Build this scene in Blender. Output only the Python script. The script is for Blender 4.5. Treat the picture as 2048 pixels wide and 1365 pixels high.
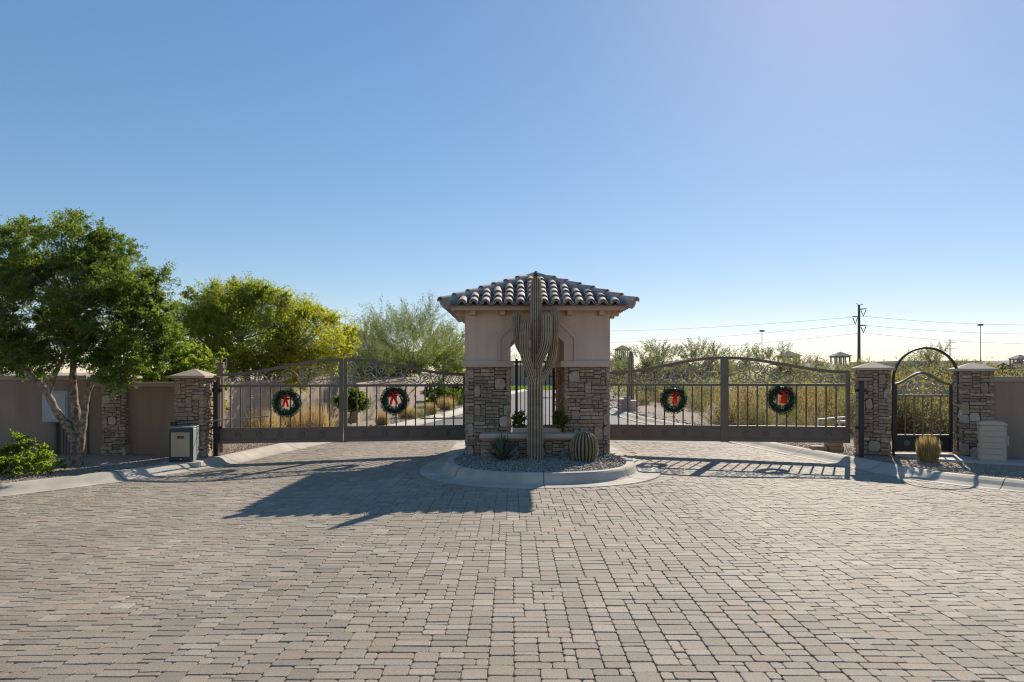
import bpy, math, random
import numpy as np
from mathutils import Vector, Matrix

sc = bpy.context.scene
for _o in list(bpy.data.objects):
    bpy.data.objects.remove(_o)
R = math.radians
PI = math.pi
F = 24 / 36 * 2048          # focal length of the photograph in its own pixels
HZ, EYE = 745.0, 1.65       # horizon row and eye height


def P(px, py, d):
    """photo pixel at distance d -> world point"""
    return Vector(((px - 1024) / F * d, d, EYE + (HZ - py) / F * d))


# ------------------------------------------------------------------ camera, sky, sun, exposure
cam_d = bpy.data.cameras.new('camera')
cam = bpy.data.objects.new('camera', cam_d)
sc.collection.objects.link(cam)
cam_d.lens = 24
cam_d.sensor_width = 36
cam_d.sensor_fit = 'HORIZONTAL'
cam_d.shift_y = (HZ - 682.5) / 2048
cam_d.clip_end = 5000
cam_d.clip_start = 0.05
cam.location = (0, 0, EYE)
cam.rotation_euler = (R(90), 0, 0)
sc.camera = cam

SUN_EL, SUN_AZ = R(33.0), R(26.4)        # azimuth to the right of +Y
world = bpy.data.worlds.new('World')
sc.world = world
world.use_nodes = True
wn = world.node_tree
wn.nodes.clear()
sky = wn.nodes.new('ShaderNodeTexSky')
sky.sky_type = 'NISHITA'
sky.sun_disc = False
sky.sun_elevation = SUN_EL
sky.sun_rotation = SUN_AZ
sky.altitude = 1000
sky.air_density = 1.0
sky.dust_density = 0.28
sky.ozone_density = 4.0
bgn = wn.nodes.new('ShaderNodeBackground')
bgn.inputs['Strength'].default_value = 0.10
wo = wn.nodes.new('ShaderNodeOutputWorld')
# the photograph's own tone curve compresses the sky; one even curve over the whole dome
sscale = wn.nodes.new('ShaderNodeVectorMath')
sscale.operation = 'SCALE'
sscale.inputs['Scale'].default_value = 3.0
sgam = wn.nodes.new('ShaderNodeGamma')
sgam.inputs[1].default_value = .63
ssat = wn.nodes.new('ShaderNodeHueSaturation')
ssat.inputs['Saturation'].default_value = 1.42
wn.links.new(sky.outputs[0], sscale.inputs[0])
wn.links.new(sscale.outputs[0], sgam.inputs[0])
wn.links.new(sgam.outputs[0], ssat.inputs['Color'])
swb = wn.nodes.new('ShaderNodeVectorMath')      # warm white balance of the camera
swb.operation = 'MULTIPLY'
swb.inputs[1].default_value = (1.08, .945, .89)
wn.links.new(ssat.outputs[0], swb.inputs[0])
wn.links.new(swb.outputs[0], bgn.inputs[0])
wn.links.new(bgn.outputs[0], wo.inputs[0])

sun_d = bpy.data.lights.new('sun', 'SUN')
sun = bpy.data.objects.new('sun', sun_d)
sc.collection.objects.link(sun)
sun_d.energy = 5.0
sun_d.angle = R(0.5)
sun_d.color = (1.0, 0.91, 0.77)
sdir = Vector((math.sin(SUN_AZ) * math.cos(SUN_EL), math.cos(SUN_AZ) * math.cos(SUN_EL), math.sin(SUN_EL)))
sun.rotation_euler = sdir.to_track_quat('Z', 'Y').to_euler()
sun.location = sdir * 60

sc.view_settings.view_transform = 'Standard'
sc.view_settings.look = 'None'
sc.view_settings.exposure = 0.36
sc.view_settings.gamma = 1
sc.view_settings.use_curve_mapping = False
sc.render.engine = 'CYCLES'
sc.cycles.max_bounces = 8
sc.cycles.filter_width = 1.15
sc.cycles.transparent_max_bounces = 8

rng = random.Random(7)
nrg = np.random.default_rng(11)
COL = sc.collection


# ------------------------------------------------------------------ mesh helpers
class MB:
    """collects faces and links them as ONE mesh object"""

    def __init__(s):
        s.v, s.f, s.r, s.m = [], [], [], []

    def add(s, verts, faces, r=0.0, m=0):
        b = len(s.v)
        s.v.extend([tuple(p) for p in verts])
        for f in faces:
            s.f.append([i + b for i in f])
            s.r.append(r)
            s.m.append(m)
        return s

    def box(s, x0, x1, y0, y1, z0, z1, r=0.0, m=0, bev=0.0):
        if bev:
            b = bev
            vs, fs = [], []
            for (zz, o) in ((z0, b), (z0 + b, 0), (z1 - b, 0), (z1, b)):
                vs += [(x0 + o, y0 + b, zz), (x0 + b, y0 + o, zz), (x1 - b, y0 + o, zz), (x1 - o, y0 + b, zz),
                       (x1 - o, y1 - b, zz), (x1 - b, y1 - o, zz), (x0 + b, y1 - o, zz), (x0 + o, y1 - b, zz)]
            for k in range(3):
                for i in range(8):
                    j = (i + 1) % 8
                    fs.append((k * 8 + i, k * 8 + j, k * 8 + 8 + j, k * 8 + 8 + i))
            fs.append(tuple(range(7, -1, -1)))
            fs.append(tuple(range(24, 32)))
            return s.add(vs, fs, r, m)
        vs = [(x0, y0, z0), (x1, y0, z0), (x1, y1, z0), (x0, y1, z0), (x0, y0, z1), (x1, y0, z1), (x1, y1, z1), (x0, y1, z1)]
        return s.add(vs, [(0, 3, 2, 1), (4, 5, 6, 7), (0, 1, 5, 4), (1, 2, 6, 5), (2, 3, 7, 6), (3, 0, 4, 7)], r, m)

    def prism(s, pts, axis, a, b, r=0.0, m=0):
        """polygon pts (2D) extruded along axis 'y' (pts=x,z) or 'z' (pts=x,y)"""
        n = len(pts)
        if axis == 'y':
            vs = [(p[0], a, p[1]) for p in pts] + [(p[0], b, p[1]) for p in pts]
        else:
            vs = [(p[0], p[1], a) for p in pts] + [(p[0], p[1], b) for p in pts]
        fs = [tuple(range(n - 1, -1, -1)), tuple(range(n, 2 * n))]
        fs += [(i, (i + 1) % n, n + (i + 1) % n, n + i) for i in range(n)]
        return s.add(vs, fs, r, m)

    def tube(s, path, rad, n=8, caps=True, r=0.0, m=0, star=None, up=None):
        path = [Vector(p) for p in path]
        k = len(path)
        if not hasattr(rad, '__len__'):
            rad = [rad] * k
        vs, fs = [], []
        prev = None
        for i, p in enumerate(path):
            t = (path[min(i + 1, k - 1)] - path[max(i - 1, 0)])
            t = t.normalized() if t.length > 1e-9 else Vector((0, 0, 1))
            if prev is None:
                a = Vector(up) if up else (Vector((1, 0, 0)) if abs(t.x) < .8 else Vector((0, 1, 0)))
            else:
                a = prev
            a = (a - t * a.dot(t)).normalized()
            prev = a
            b = t.cross(a)
            for j in range(n):
                w = 2 * PI * j / n
                q = rad[i] * (star[j % len(star)] if star else 1)
                vs.append(p + a * (math.cos(w) * q) + b * (math.sin(w) * q))
        for i in range(k - 1):
            for j in range(n):
                j2 = (j + 1) % n
                fs.append((i * n + j, i * n + j2, (i + 1) * n + j2, (i + 1) * n + j))
        if caps:
            fs.append(tuple(range(n - 1, -1, -1)))
            fs.append(tuple(range((k - 1) * n, k * n)))
        return s.add(vs, fs, r, m)

    def ribbon(s, pts, t, d, y0=0.0, r=0.0, m=0):
        """flat bar bent in the local x-z plane: thickness t in plane, depth d along y"""
        k = len(pts)
        vs, fs = [], []
        for i, (x, z) in enumerate(pts):
            x0, z0 = pts[max(i - 1, 0)]
            x1, z1 = pts[min(i + 1, k - 1)]
            l = math.hypot(x1 - x0, z1 - z0) or 1
            nx, nz = -(z1 - z0) / l * t / 2, (x1 - x0) / l * t / 2
            vs += [(x + nx, y0 - d / 2, z + nz), (x + nx, y0 + d / 2, z + nz), (x - nx, y0 + d / 2, z - nz), (x - nx, y0 - d / 2, z - nz)]
        for i in range(k - 1):
            for j in range(4):
                j2 = (j + 1) % 4
                fs.append((i * 4 + j, (i + 1) * 4 + j, (i + 1) * 4 + j2, i * 4 + j2))
        fs += [(0, 1, 2, 3), (4 * k - 1, 4 * k - 2, 4 * k - 3, 4 * k - 4)]
        return s.add(vs, fs, r, m)

    def mesh(s, name, smooth=False):
        me = bpy.data.meshes.new(name)
        me.from_pydata(s.v, [], s.f)
        if any(s.r):
            at = me.attributes.new('rnd', 'FLOAT', 'FACE')
            at.data.foreach_set('value', s.r)
        if any(s.m):
            me.polygons.foreach_set('material_index', s.m)
        if smooth:
            me.shade_smooth()
        return me

    def build(s, name, mats, parent=None, smooth=False, world=False):
        me = s.mesh(name, smooth)
        return link(name, me, mats, parent, world)


WM = {}


def link(name, me, mats, parent=None, world=False):
    if not isinstance(mats, (list, tuple)):
        mats = [mats]
    if not len(me.materials):
        for mt in mats:
            me.materials.append(mt)
    o = bpy.data.objects.new(name, me)
    COL.objects.link(o)
    if parent:
        o.parent = parent
        if world:
            o.matrix_parent_inverse = wmat(parent).inverted()
    return o


def wmat(o):
    m = Matrix.LocRotScale(o.location, o.rotation_euler, o.scale)
    if o.parent:
        m = wmat(o.parent) @ o.matrix_parent_inverse @ m
    return m


def tag(o, label=None, cat=None, group=None, kind=None):
    if label: o['label'] = label
    if cat: o['category'] = cat
    if group: o['group'] = group
    if kind: o['kind'] = kind
    return o


def thing(name, label, cat, loc=(0, 0, 0), rz=0.0, group=None):
    o = bpy.data.objects.new(name, None)
    COL.objects.link(o)
    o.location = loc
    o.rotation_euler = (0, 0, rz)
    o.empty_display_size = .2
    return tag(o, label, cat, group)


def dup(root, loc, rz=0.0, scale=None, label=None, group=None):
    def rec(o, parent):
        c = o.copy()
        COL.objects.link(c)
        if parent:
            c.parent = parent
        for ch in o.children:
            rec(ch, c)
        return c
    r = rec(root, None)
    r.location = loc
    r.rotation_euler = (0, 0, rz)
    if scale is not None:
        r.scale = scale if hasattr(scale, '__len__') else (scale,) * 3
    if label: r['label'] = label
    if group: r['group'] = group
    return r


def np_mesh(name, V, Q, rnd=None, mi=None):
    """fast mesh from arrays: V (n,3), Q (m,k)"""
    me = bpy.data.meshes.new(name)
    V = np.asarray(V, dtype=np.float32)
    Q = np.asarray(Q, dtype=np.int32)
    m, k = Q.shape
    me.vertices.add(len(V))
    me.vertices.foreach_set('co', V.ravel())
    me.loops.add(m * k)
    me.loops.foreach_set('vertex_index', Q.ravel())
    me.polygons.add(m)
    me.polygons.foreach_set('loop_start', np.arange(0, m * k, k, dtype=np.int32))
    if rnd is not None:
        at = me.attributes.new('rnd', 'FLOAT', 'FACE')
        at.data.foreach_set('value', np.asarray(rnd, dtype=np.float32))
    if mi is not None:
        me.polygons.foreach_set('material_index', np.asarray(mi, dtype=np.int32))
    me.update(calc_edges=True)
    me.validate()
    return me


def unit(a):
    return a / np.maximum(np.linalg.norm(a, axis=1, keepdims=True), 1e-9)


def leaf_quads(C, L, W, axis=None, spread=1.0, g=nrg):
    """diamond leaves centred at C; axis gives a preferred direction"""
    n = len(C)
    a = g.normal(size=(n, 3))
    if axis is not None:
        a = axis + a * spread
    a = unit(a)
    b = unit(np.cross(a, g.normal(size=(n, 3))))
    l = (L * g.uniform(.65, 1.3, size=(n, 1))) / 2
    w = (W * g.uniform(.65, 1.3, size=(n, 1))) / 2
    nn = np.cross(a, b) * w * .35
    V = np.stack([C - a * l, C + b * w + nn, C + a * l, C - b * w + nn], 1).reshape(-1, 3)
    Q = np.arange(4 * n).reshape(-1, 4)
    return V, Q


def sticks(A, B, r0, r1):
    """three-sided twigs from A to B"""
    n = len(A)
    t = unit(B - A)
    ref = np.where(np.abs(t[:, 2:3]) < .9, np.array([[0, 0, 1.]]), np.array([[1., 0, 0]]))
    u = unit(np.cross(t, ref))
    v = np.cross(t, u)
    rings = []
    for (c, r) in ((A, r0), (B, r1)):
        for k in range(3):
            w = 2 * PI * k / 3
            rings.append(c + (u * math.cos(w) + v * math.sin(w)) * np.reshape(r, (-1, 1)))
    V = np.stack(rings, 1).reshape(-1, 3)
    base = np.arange(n)[:, None] * 6
    Q = np.concatenate([base + np.array([[k, (k + 1) % 3, 3 + (k + 1) % 3, 3 + k]]) for k in range(3)], 0)
    return V, Q


def cat(parts):
    Vs, Qs, n = [], [], 0
    for V, Q in parts:
        Vs.append(V)
        Qs.append(Q + n)
        n += len(V)
    return np.concatenate(Vs), np.concatenate(Qs)


# ------------------------------------------------------------------ materials
def ramp(nt, cols, interp='LINEAR'):
    r = nt.nodes.new('ShaderNodeValToRGB')
    e = r.color_ramp.elements
    r.color_ramp.interpolation = interp
    n = len(cols)
    while len(e) < n:
        e.new(.5)
    for i, c in enumerate(cols):
        e[i].position = (i / n if interp == 'CONSTANT' else i / max(n - 1, 1))
        e[i].color = (*c, 1)
    return r


def mat(name, cols, src='noise', rough=.8, nscale=3.0, var=.12, vscale=40.0, bump=0.0, bscale=80.0, bdist=.005, spec=.3,
        metal=0.0, big=0.0, bigscale=.6, transl=None, interp='LINEAR', rvar=0.0, streak=None):
    m = bpy.data.materials.new(name)
    m.use_nodes = True
    nt = m.node_tree
    N, Lk = nt.nodes, nt.links
    bs = N['Principled BSDF']
    tc = N.new('ShaderNodeTexCoord')
    co = tc.outputs['Object']
    if src == 'obj':
        oi = N.new('ShaderNodeObjectInfo')
        fac = oi.outputs['Random']
    elif src == 'attr':
        an = N.new('ShaderNodeAttribute')
        an.attribute_name = 'rnd'
        fac = an.outputs['Fac']
    else:
        nz = N.new('ShaderNodeTexNoise')
        nz.inputs['Scale'].default_value = nscale
        nz.inputs['Detail'].default_value = 5
        Lk.new(co, nz.inputs['Vector'])
        mr = N.new('ShaderNodeMapRange')
        mr.inputs['From Min'].default_value = .3
        mr.inputs['From Max'].default_value = .7
        Lk.new(nz.outputs['Fac'], mr.inputs['Value'])
        fac = mr.outputs[0]
    rp = ramp(nt, cols, interp)
    Lk.new(fac, rp.inputs['Fac'])
    out = rp.outputs['Color']

    def mul(out, vec, scale, amt, detail=4.0, rgh=.6):
        n2 = N.new('ShaderNodeTexNoise')
        n2.inputs['Scale'].default_value = scale
        n2.inputs['Detail'].default_value = detail
        n2.inputs['Roughness'].default_value = rgh
        Lk.new(vec, n2.inputs['Vector'])
        m2 = N.new('ShaderNodeMapRange')
        m2.inputs['From Min'].default_value = .25
        m2.inputs['From Max'].default_value = .75
        m2.inputs['To Min'].default_value = 1 - amt
        m2.inputs['To Max'].default_value = 1 + amt
        Lk.new(n2.outputs['Fac'], m2.inputs['Value'])
        mx = N.new('ShaderNodeVectorMath')
        mx.operation = 'SCALE'
        Lk.new(out, mx.inputs[0])
        Lk.new(m2.outputs[0], mx.inputs['Scale'])
        return mx.outputs[0]
    if var:
        out = mul(out, co, vscale, var)
    if big:
        out = mul(out, co, bigscale, big)
    if streak:
        mp = N.new('ShaderNodeMapping')
        mp.inputs['Scale'].default_value = streak[0]
        Lk.new(co, mp.inputs['Vector'])
        out = mul(out, mp.outputs[0], 1.0, streak[1], 3.0)
    Lk.new(out, bs.inputs['Base Color'])
    bs.inputs['Roughness'].default_value = rough
    bs.inputs['Specular IOR Level'].default_value = spec
    bs.inputs['Metallic'].default_value = metal
    if bump:
        nb = N.new('ShaderNodeTexNoise')
        nb.inputs['Scale'].default_value = bscale
        nb.inputs['Detail'].default_value = 4
        Lk.new(co, nb.inputs['Vector'])
        bn = N.new('ShaderNodeBump')
        bn.inputs['Strength'].default_value = bump
        bn.inputs['Distance'].default_value = bdist
        Lk.new(nb.outputs['Fac'], bn.inputs['Height'])
        Lk.new(bn.outputs[0], bs.inputs['Normal'])
    if transl:
        tr = N.new('ShaderNodeBsdfTranslucent')
        tm = N.new('ShaderNodeVectorMath')
        tm.operation = 'MULTIPLY'
        Lk.new(out, tm.inputs[0])
        tm.inputs[1].default_value = transl[1]
        Lk.new(tm.outputs[0], tr.inputs['Color'])
        ms = N.new('ShaderNodeMixShader')
        ms.inputs[0].default_value = transl[0]
        Lk.new(bs.outputs[0], ms.inputs[1])
        Lk.new(tr.outputs[0], ms.inputs[2])
        Lk.new(ms.outputs[0], N['Material Output'].inputs['Surface'])
    return m


PAVE = [(.265, .213, .160), (.320, .262, .198), (.222, .192, .156), (.375, .308, .236), (.288, .226, .170), (.245, .206, .163), (.335, .280, .220), (.290, .255, .212), (.300, .222, .165), (.40, .345, .28)]
M = {}
PAVE = [(a * .97, b * .985, c * .985) for a, b, c in PAVE]
_pm = [sum(c[i] for c in PAVE) / len(PAVE) for i in range(3)]
PAVE = [tuple(a * .80 + b * .20 for a, b in zip(c, _pm)) for c in PAVE]
M['paver_obj'] = mat('paver_single', PAVE, 'obj', rough=.76, streak=((1.3, .16, 1.0), .11), var=.50, vscale=110, bump=.9, bscale=420, bdist=.003, spec=.32, big=.17, bigscale=.45)
M['paver'] = mat('paver_field', PAVE, 'attr', rough=.76, streak=((1.3, .16, 1.0), .11), var=.42, vscale=90, bump=.7, bscale=300, bdist=.003, spec=.32, big=.19, bigscale=.4)
M['sand'] = mat('joint_sand', [(.22, .18, .135), (.32, .265, .20)], nscale=30, rough=.95, var=.2, vscale=200)
M['asphalt'] = mat('asphalt', [(.10, .10, .10), (.135, .132, .13)], nscale=4, rough=.75, var=.25, vscale=220, bump=.4, bscale=300)
M['concrete'] = mat('concrete', [(.40, .365, .315), (.50, .46, .40)], nscale=2.2, rough=.8, var=.08, vscale=160, big=.12, bigscale=1.1, bump=.25, bscale=220, bdist=.002)
M['kerb'] = mat('kerb_concrete', [(.38, .335, .275), (.50, .445, .37)], nscale=2.5, rough=.8, var=.12, vscale=120, big=.20, bigscale=1.4, bump=.25, bscale=220, bdist=.002)
M['soil'] = mat('desert_soil', [(.30, .235, .17), (.40, .32, .235)], nscale=1.5, rough=.95, var=.3, vscale=60, bump=.6, bscale=50, bdist=.02)
M['gravelbase'] = mat('gravel_base', [(.24, .19, .145), (.36, .285, .215)], nscale=40, rough=.95, var=.35, vscale=160, bump=.8, bscale=90, bdist=.012)
M['pebble_tan'] = mat('pebble_tan', [(.30, .225, .16), (.42, .33, .25), (.24, .19, .15), (.46, .38, .31), (.34, .27, .21)], 'attr', rough=.85, var=.2, vscale=120)
M['pebble_grey'] = mat('pebble_grey', [(.18, .16, .14), (.33, .295, .26), (.23, .20, .175), (.48, .43, .38), (.28, .245, .215)], 'attr', rough=.8, var=.2, vscale=120)
STONE = [tuple(c * k for c, k in zip(q, (1.14, 1.0, .86))) for q in [(.25, .20, .155), (.36, .285, .215), (.20, .172, .148), (.42, .33, .25), (.29, .25, .215), (.38, .265, .20), (.23, .205, .18), (.34, .29, .235), (.46, .385, .31), (.27, .21, .165)]]
M['stone'] = mat('ledgestone', STONE, 'obj', rough=.88, var=.38, vscale=22, bump=.9, bscale=45, bdist=.014, spec=.2)
M['stone_attr'] = mat('ledgestone_course', STONE, 'attr', rough=.88, var=.38, vscale=22, bump=.9, bscale=45, bdist=.014, spec=.2)
M['stone_warm'] = mat('ledgestone_warm', [(.50, .36, .27), (.42, .32, .24), (.54, .41, .32), (.38, .285, .215)], 'obj', rough=.88, var=.3, vscale=18, bump=.9, bscale=40, bdist=.012, spec=.2)
M['mortar'] = mat('mortar', [(.075, .062, .05), (.11, .092, .075)], nscale=20, rough=.95, var=.2)
M['stucco'] = mat('stucco_house', [(.60, .435, .33), (.65, .48, .365)], nscale=1.2, rough=.9, var=.08, vscale=60, bump=.7, bscale=130, bdist=.005, big=.10, bigscale=.9, streak=((5.0, 5.0, .4), .10), spec=.15)
M['stucco_trim'] = mat('stucco_trim', [(.57, .415, .315), (.62, .46, .35)], nscale=1.5, rough=.9, var=.06, vscale=60, bump=.4, bscale=130, bdist=.003, spec=.15)
M['stucco_wall'] = mat('stucco_wall', [(.30, .205, .148), (.35, .24, .175)], nscale=.9, rough=.92, var=.09, vscale=50, bump=.7, bscale=120, bdist=.005, big=.16, bigscale=.7, streak=((4.0, 4.0, .35), .13), spec=.12)
M['wall_coping'] = mat('wall_coping', [(.36, .28, .21), (.42, .325, .25)], nscale=1.5, rough=.9, var=.08, vscale=50, bump=.4, bscale=120, spec=.15)
M['cap'] = mat('pillar_cap', [(.44, .36, .275), (.50, .41, .32)], nscale=2.5, rough=.88, var=.07, vscale=60, bump=.35, bscale=120, spec=.15)
M['farwall'] = mat('streaked_wall', [(.40, .31, .235), (.48, .375, .29)], nscale=1.2, rough=.9, var=.1, vscale=25, streak=((5.5, 5.5, .35), .22), bump=.4, bscale=60)
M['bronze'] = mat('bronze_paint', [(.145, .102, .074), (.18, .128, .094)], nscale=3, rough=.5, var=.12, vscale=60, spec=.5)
M['bronze_light'] = mat('bronze_paint_sunlit', [(.23, .195, .155), (.29, .25, .20)], nscale=3, rough=.30, var=.15, vscale=60, spec=1.0)  # paler bronze: the sun's glint on the scrolls is put into the colour
M['black'] = mat('black_steel', [(.012, .012, .012), (.02, .019, .018)], nscale=6, rough=.45, var=.15, spec=.5)
M['brownpost'] = mat('brown_post', [(.20, .135, .10), (.24, .165, .12)], nscale=3, rough=.6, var=.1)
TILE = [(.34, .275, .24), (.46, .38, .32), (.50, .385, .31), (.30, .265, .245), (.58, .49, .42), (.40, .34, .31), (.48, .35, .27)]
M['tile'] = mat('clay_tile', TILE, 'obj', rough=.8, var=.25, vscale=18, bump=.4, bscale=60, spec=.3, big=.2, bigscale=5)
M['tile_pan'] = mat('clay_tile_pan', [(.17, .155, .15), (.24, .215, .205), (.20, .18, .17)], 'attr', rough=.85, var=.25, vscale=18)
M['roofmortar'] = mat('roof_mortar', [(.26, .245, .24), (.36, .345, .335)], nscale=12, rough=.92, var=.2, vscale=60, bump=.6, bscale=50, bdist=.01)
M['fascia'] = mat('fascia', [(.48, .345, .255), (.53, .385, .29)], nscale=2, rough=.75, var=.06)
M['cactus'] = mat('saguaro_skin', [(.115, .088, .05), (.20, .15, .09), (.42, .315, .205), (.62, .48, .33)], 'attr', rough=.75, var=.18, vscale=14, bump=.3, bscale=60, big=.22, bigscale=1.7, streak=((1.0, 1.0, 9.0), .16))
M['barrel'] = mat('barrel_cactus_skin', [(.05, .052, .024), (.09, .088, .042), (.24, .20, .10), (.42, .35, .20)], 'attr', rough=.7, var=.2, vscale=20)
M['drybud'] = mat('dried_bud', [(.05, .04, .03), (.11, .09, .07)], nscale=20, rough=.9)
M['palebud'] = mat('pale_spine_tip', [(.42, .38, .30), (.55, .50, .42)], nscale=30, rough=.9)
M['spine'] = mat('pale_spines', [(.50, .43, .32), (.62, .54, .42)], nscale=30, rough=.7, transl=(.4, (1.2, 1.2, 1.1)))
M['agave'] = mat('agave_leaf', [(.05, .065, .035), (.085, .10, .06), (.12, .125, .08)], 'attr', rough=.6, var=.15, vscale=20)
M['yucca'] = mat('dark_spiky_leaf', [(.03, .035, .018), (.06, .06, .032), (.09, .075, .045)], 'attr', rough=.65, var=.15)
M['bark'] = mat('pale_bark', [(.10, .072, .052), (.19, .14, .105), (.33, .265, .21), (.19, .105, .06), (.14, .105, .08)], nscale=9, rough=.9, var=.3, vscale=24, bump=.9, bscale=26, bdist=.012)
M['twig'] = mat('brown_twig', [(.12, .09, .065), (.19, .145, .11)], nscale=6, rough=.9)
M['greentwig'] = mat('palo_verde_bark', [(.11, .125, .05), (.17, .175, .08)], nscale=4, rough=.8)
M['leaf_dark'] = mat('leaf_dark_green', [(.055, .088, .022), (.082, .125, .028), (.125, .165, .038), (.068, .108, .026)], 'attr', rough=.5, var=.0, transl=(.58, (2.6, 2.55, 1.0)), spec=.35)
M['leaf_yellow'] = mat('leaf_yellow_green', [(.075, .105, .028), (.11, .145, .034), (.155, .185, .038), (.215, .228, .040), (.27, .26, .042)], 'attr', rough=.55, transl=(.66, (2.7, 2.6, .8)), var=0, spec=.3)
M['leaf_lime'] = mat('leaf_lime', [(.11, .155, .032), (.16, .205, .042), (.23, .25, .055)], 'attr', rough=.55, transl=(.62, (2.7, 2.7, 1.0)), var=0, spec=.3)
M['leaf_olive'] = mat('leaf_olive', [(.135, .115, .048), (.185, .155, .065), (.25, .205, .095), (.16, .14, .070)], 'attr', rough=.6, transl=(.5, (2.1, 2.0, 1.1)), var=0, spec=.25)
M['leaf_palo'] = mat('leaf_palo_verde', [(.095, .118, .045), (.13, .155, .062), (.175, .195, .085)], 'attr', rough=.6, transl=(.5, (2.0, 2.0, 1.1)), var=0, spec=.25)
M['leaf_grey'] = mat('leaf_grey_green', [(.13, .138, .085), (.17, .175, .11), (.22, .215, .14)], 'attr', rough=.65, transl=(.45, (2.0, 2.0, 1.3)), var=0, spec=.2)
M['leaf_gold'] = mat('dry_grass', [(.42, .30, .13), (.52, .38, .17), (.36, .27, .14), (.58, .46, .25)], 'attr', rough=.7, transl=(.4, (1.4, 1.35, 1.1)), var=0, spec=.2)
M['leaf_rust'] = mat('dry_brush', [(.26, .17, .10), (.33, .235, .14), (.22, .18, .10), (.29, .26, .14)], 'attr', rough=.7, transl=(.35, (1.4, 1.35, 1.1)), var=0, spec=.2)
M['needle'] = mat('wreath_needles', [(.018, .045, .024), (.028, .068, .034), (.05, .10, .05), (.022, .052, .03)], 'attr', rough=.5, transl=(.2, (1.5, 1.6, 1.2)), var=0, spec=.4)
M['needle_frost'] = mat('wreath_frosted_tips', [(.20, .27, .22), (.34, .40, .35)], 'attr', rough=.6, var=0)
M['red'] = mat('red_velvet', [(.62, .014, .014), (.74, .026, .022)], nscale=14, rough=.6, var=.1, transl=(.3, (1.3, 1.0, 1.0)))
M['lawn'] = mat('lawn_blades', [(.12, .19, .03), (.17, .25, .045), (.20, .27, .06)], 'attr', rough=.6, transl=(.4, (1.5, 1.6, 1.0)), var=0)
M['cab_dark'] = mat('cabinet_dark_green', [(.018, .026, .026), (.028, .036, .036)], nscale=5, rough=.45, var=.1, spec=.5)
M['cab_side'] = mat('cabinet_grey', [(.26, .29, .285), (.31, .335, .33)], nscale=3, rough=.5, var=.06)
M['cab_face'] = mat('cabinet_tan_panel', [(.40, .30, .19), (.45, .35, .23)], nscale=3, rough=.6, var=.08)
M['ink'] = mat('dark_ink', [(.012, .016, .008), (.016, .02, .010)], rough=.7)
M['metalgrey'] = mat('meter_box_grey', [(.36, .375, .38), (.43, .44, .445)], nscale=3, rough=.42, var=.05, spec=.5)
M['pvc'] = mat('conduit_brown', [(.17, .135, .11), (.21, .165, .135)], nscale=3, rough=.6)
M['plastic'] = mat('beige_plastic', [(.47, .38, .285), (.53, .43, .325)], nscale=3, rough=.5, var=.05, spec=.4)
M['white'] = mat('white_metal', [(.62, .60, .56), (.72, .70, .66)], nscale=5, rough=.5)
M['housewall'] = mat('far_house_wall', [(.36, .29, .235), (.42, .34, .275)], nscale=.6, rough=.9)
M['housegrey'] = mat('far_house_grey_stone', [(.24, .22, .21), (.33, .305, .29)], nscale=5, rough=.9, var=.3, vscale=7)
M['houseroof'] = mat('far_roof_tile', [(.15, .13, .12), (.22, .19, .17)], nscale=3, rough=.85, var=.25, vscale=6, streak=((9, .5, .5), .2))
M['glass'] = mat('far_window_glass', [(.03, .035, .04), (.05, .055, .06)], rough=.1, spec=.6)
M['polesteel'] = mat('weathered_pole_steel', [(.075, .068, .062), (.10, .092, .085)], nscale=1, rough=.6)
M['wire'] = mat('power_wire', [(.16, .16, .165), (.20, .20, .205)], rough=.5)
M['boulder'] = mat('boulder', [(.17, .155, .14), (.27, .245, .215)], nscale=7, rough=.9, var=.25, vscale=30, bump=.8, bscale=30, bdist=.015)
M['flagstone'] = mat('tan_flagstone', [(.34, .27, .20), (.44, .36, .28)], nscale=6, rough=.9, var=.2, vscale=30, bump=.6, bscale=30)


# ------------------------------------------------------------------ plan of the site
def gz(x, y=0.0):
    """the crowned drive falls gently to both kerbs"""
    return -.022 * min(max(0.0, abs(x - .45) - 1.5), 4.3)


LEFT_EDGE = [(-19, 2.0), (-13.5, 4.6), (-10.2, 6.7), (-8.4, 8.4), (-7.15, 9.54), (-5.97, 11.26), (-5.45, 12.3), (-5.2, 13.1), (-4.64, 15.97), (-3.9, 18.3), (-3.27, 20.2), (-1.93, 28), (-1.2, 36), (-.4, 48), (1.5, 62)]
RIGHT_EDGE = [(20, 3.2), (14, 5.5), (10.5, 7.6), (8.2, 9.2), (7.2, 10.1), (6.55, 11.0), (6.25, 12.1), (6.0, 13.3), (5.6, 15.2), (5.05, 19), (4.6, 22), (4.15, 25), (4.1, 32), (4.9, 44), (8, 62)]


def edge_x(edge, y):
    if y <= edge[0][1]:
        return edge[0][0]
    for (x0, y0), (x1, y1) in zip(edge, edge[1:]):
        if y <= y1:
            return x0 + (x1 - x0) * (y - y0) / (y1 - y0)
    return edge[-1][0]


def smooth_poly(pts, n=6, closed=False):
    """Catmull-Rom through 2D points"""
    out = []
    k = len(pts)
    segs = k if closed else k - 1
    for i in range(segs):
        p0 = pts[(i - 1) % k] if (closed or i > 0) else pts[i]
        p1 = pts[i]
        p2 = pts[(i + 1) % k]
        p3 = pts[(i + 2) % k] if (closed or i + 2 < k) else p2
        for j in range(n):
            t = j / n
            out.append(tuple(.5 * ((2 * b) + (-a + c) * t + (2 * a - 5 * b + 4 * c - d) * t * t + (-a + 3 * b - 3 * c + d) * t ** 3)
                             for a, b, c, d in zip(p0, p1, p2, p3)))
    if not closed:
        out.append(tuple(pts[-1]))
    return out


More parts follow.
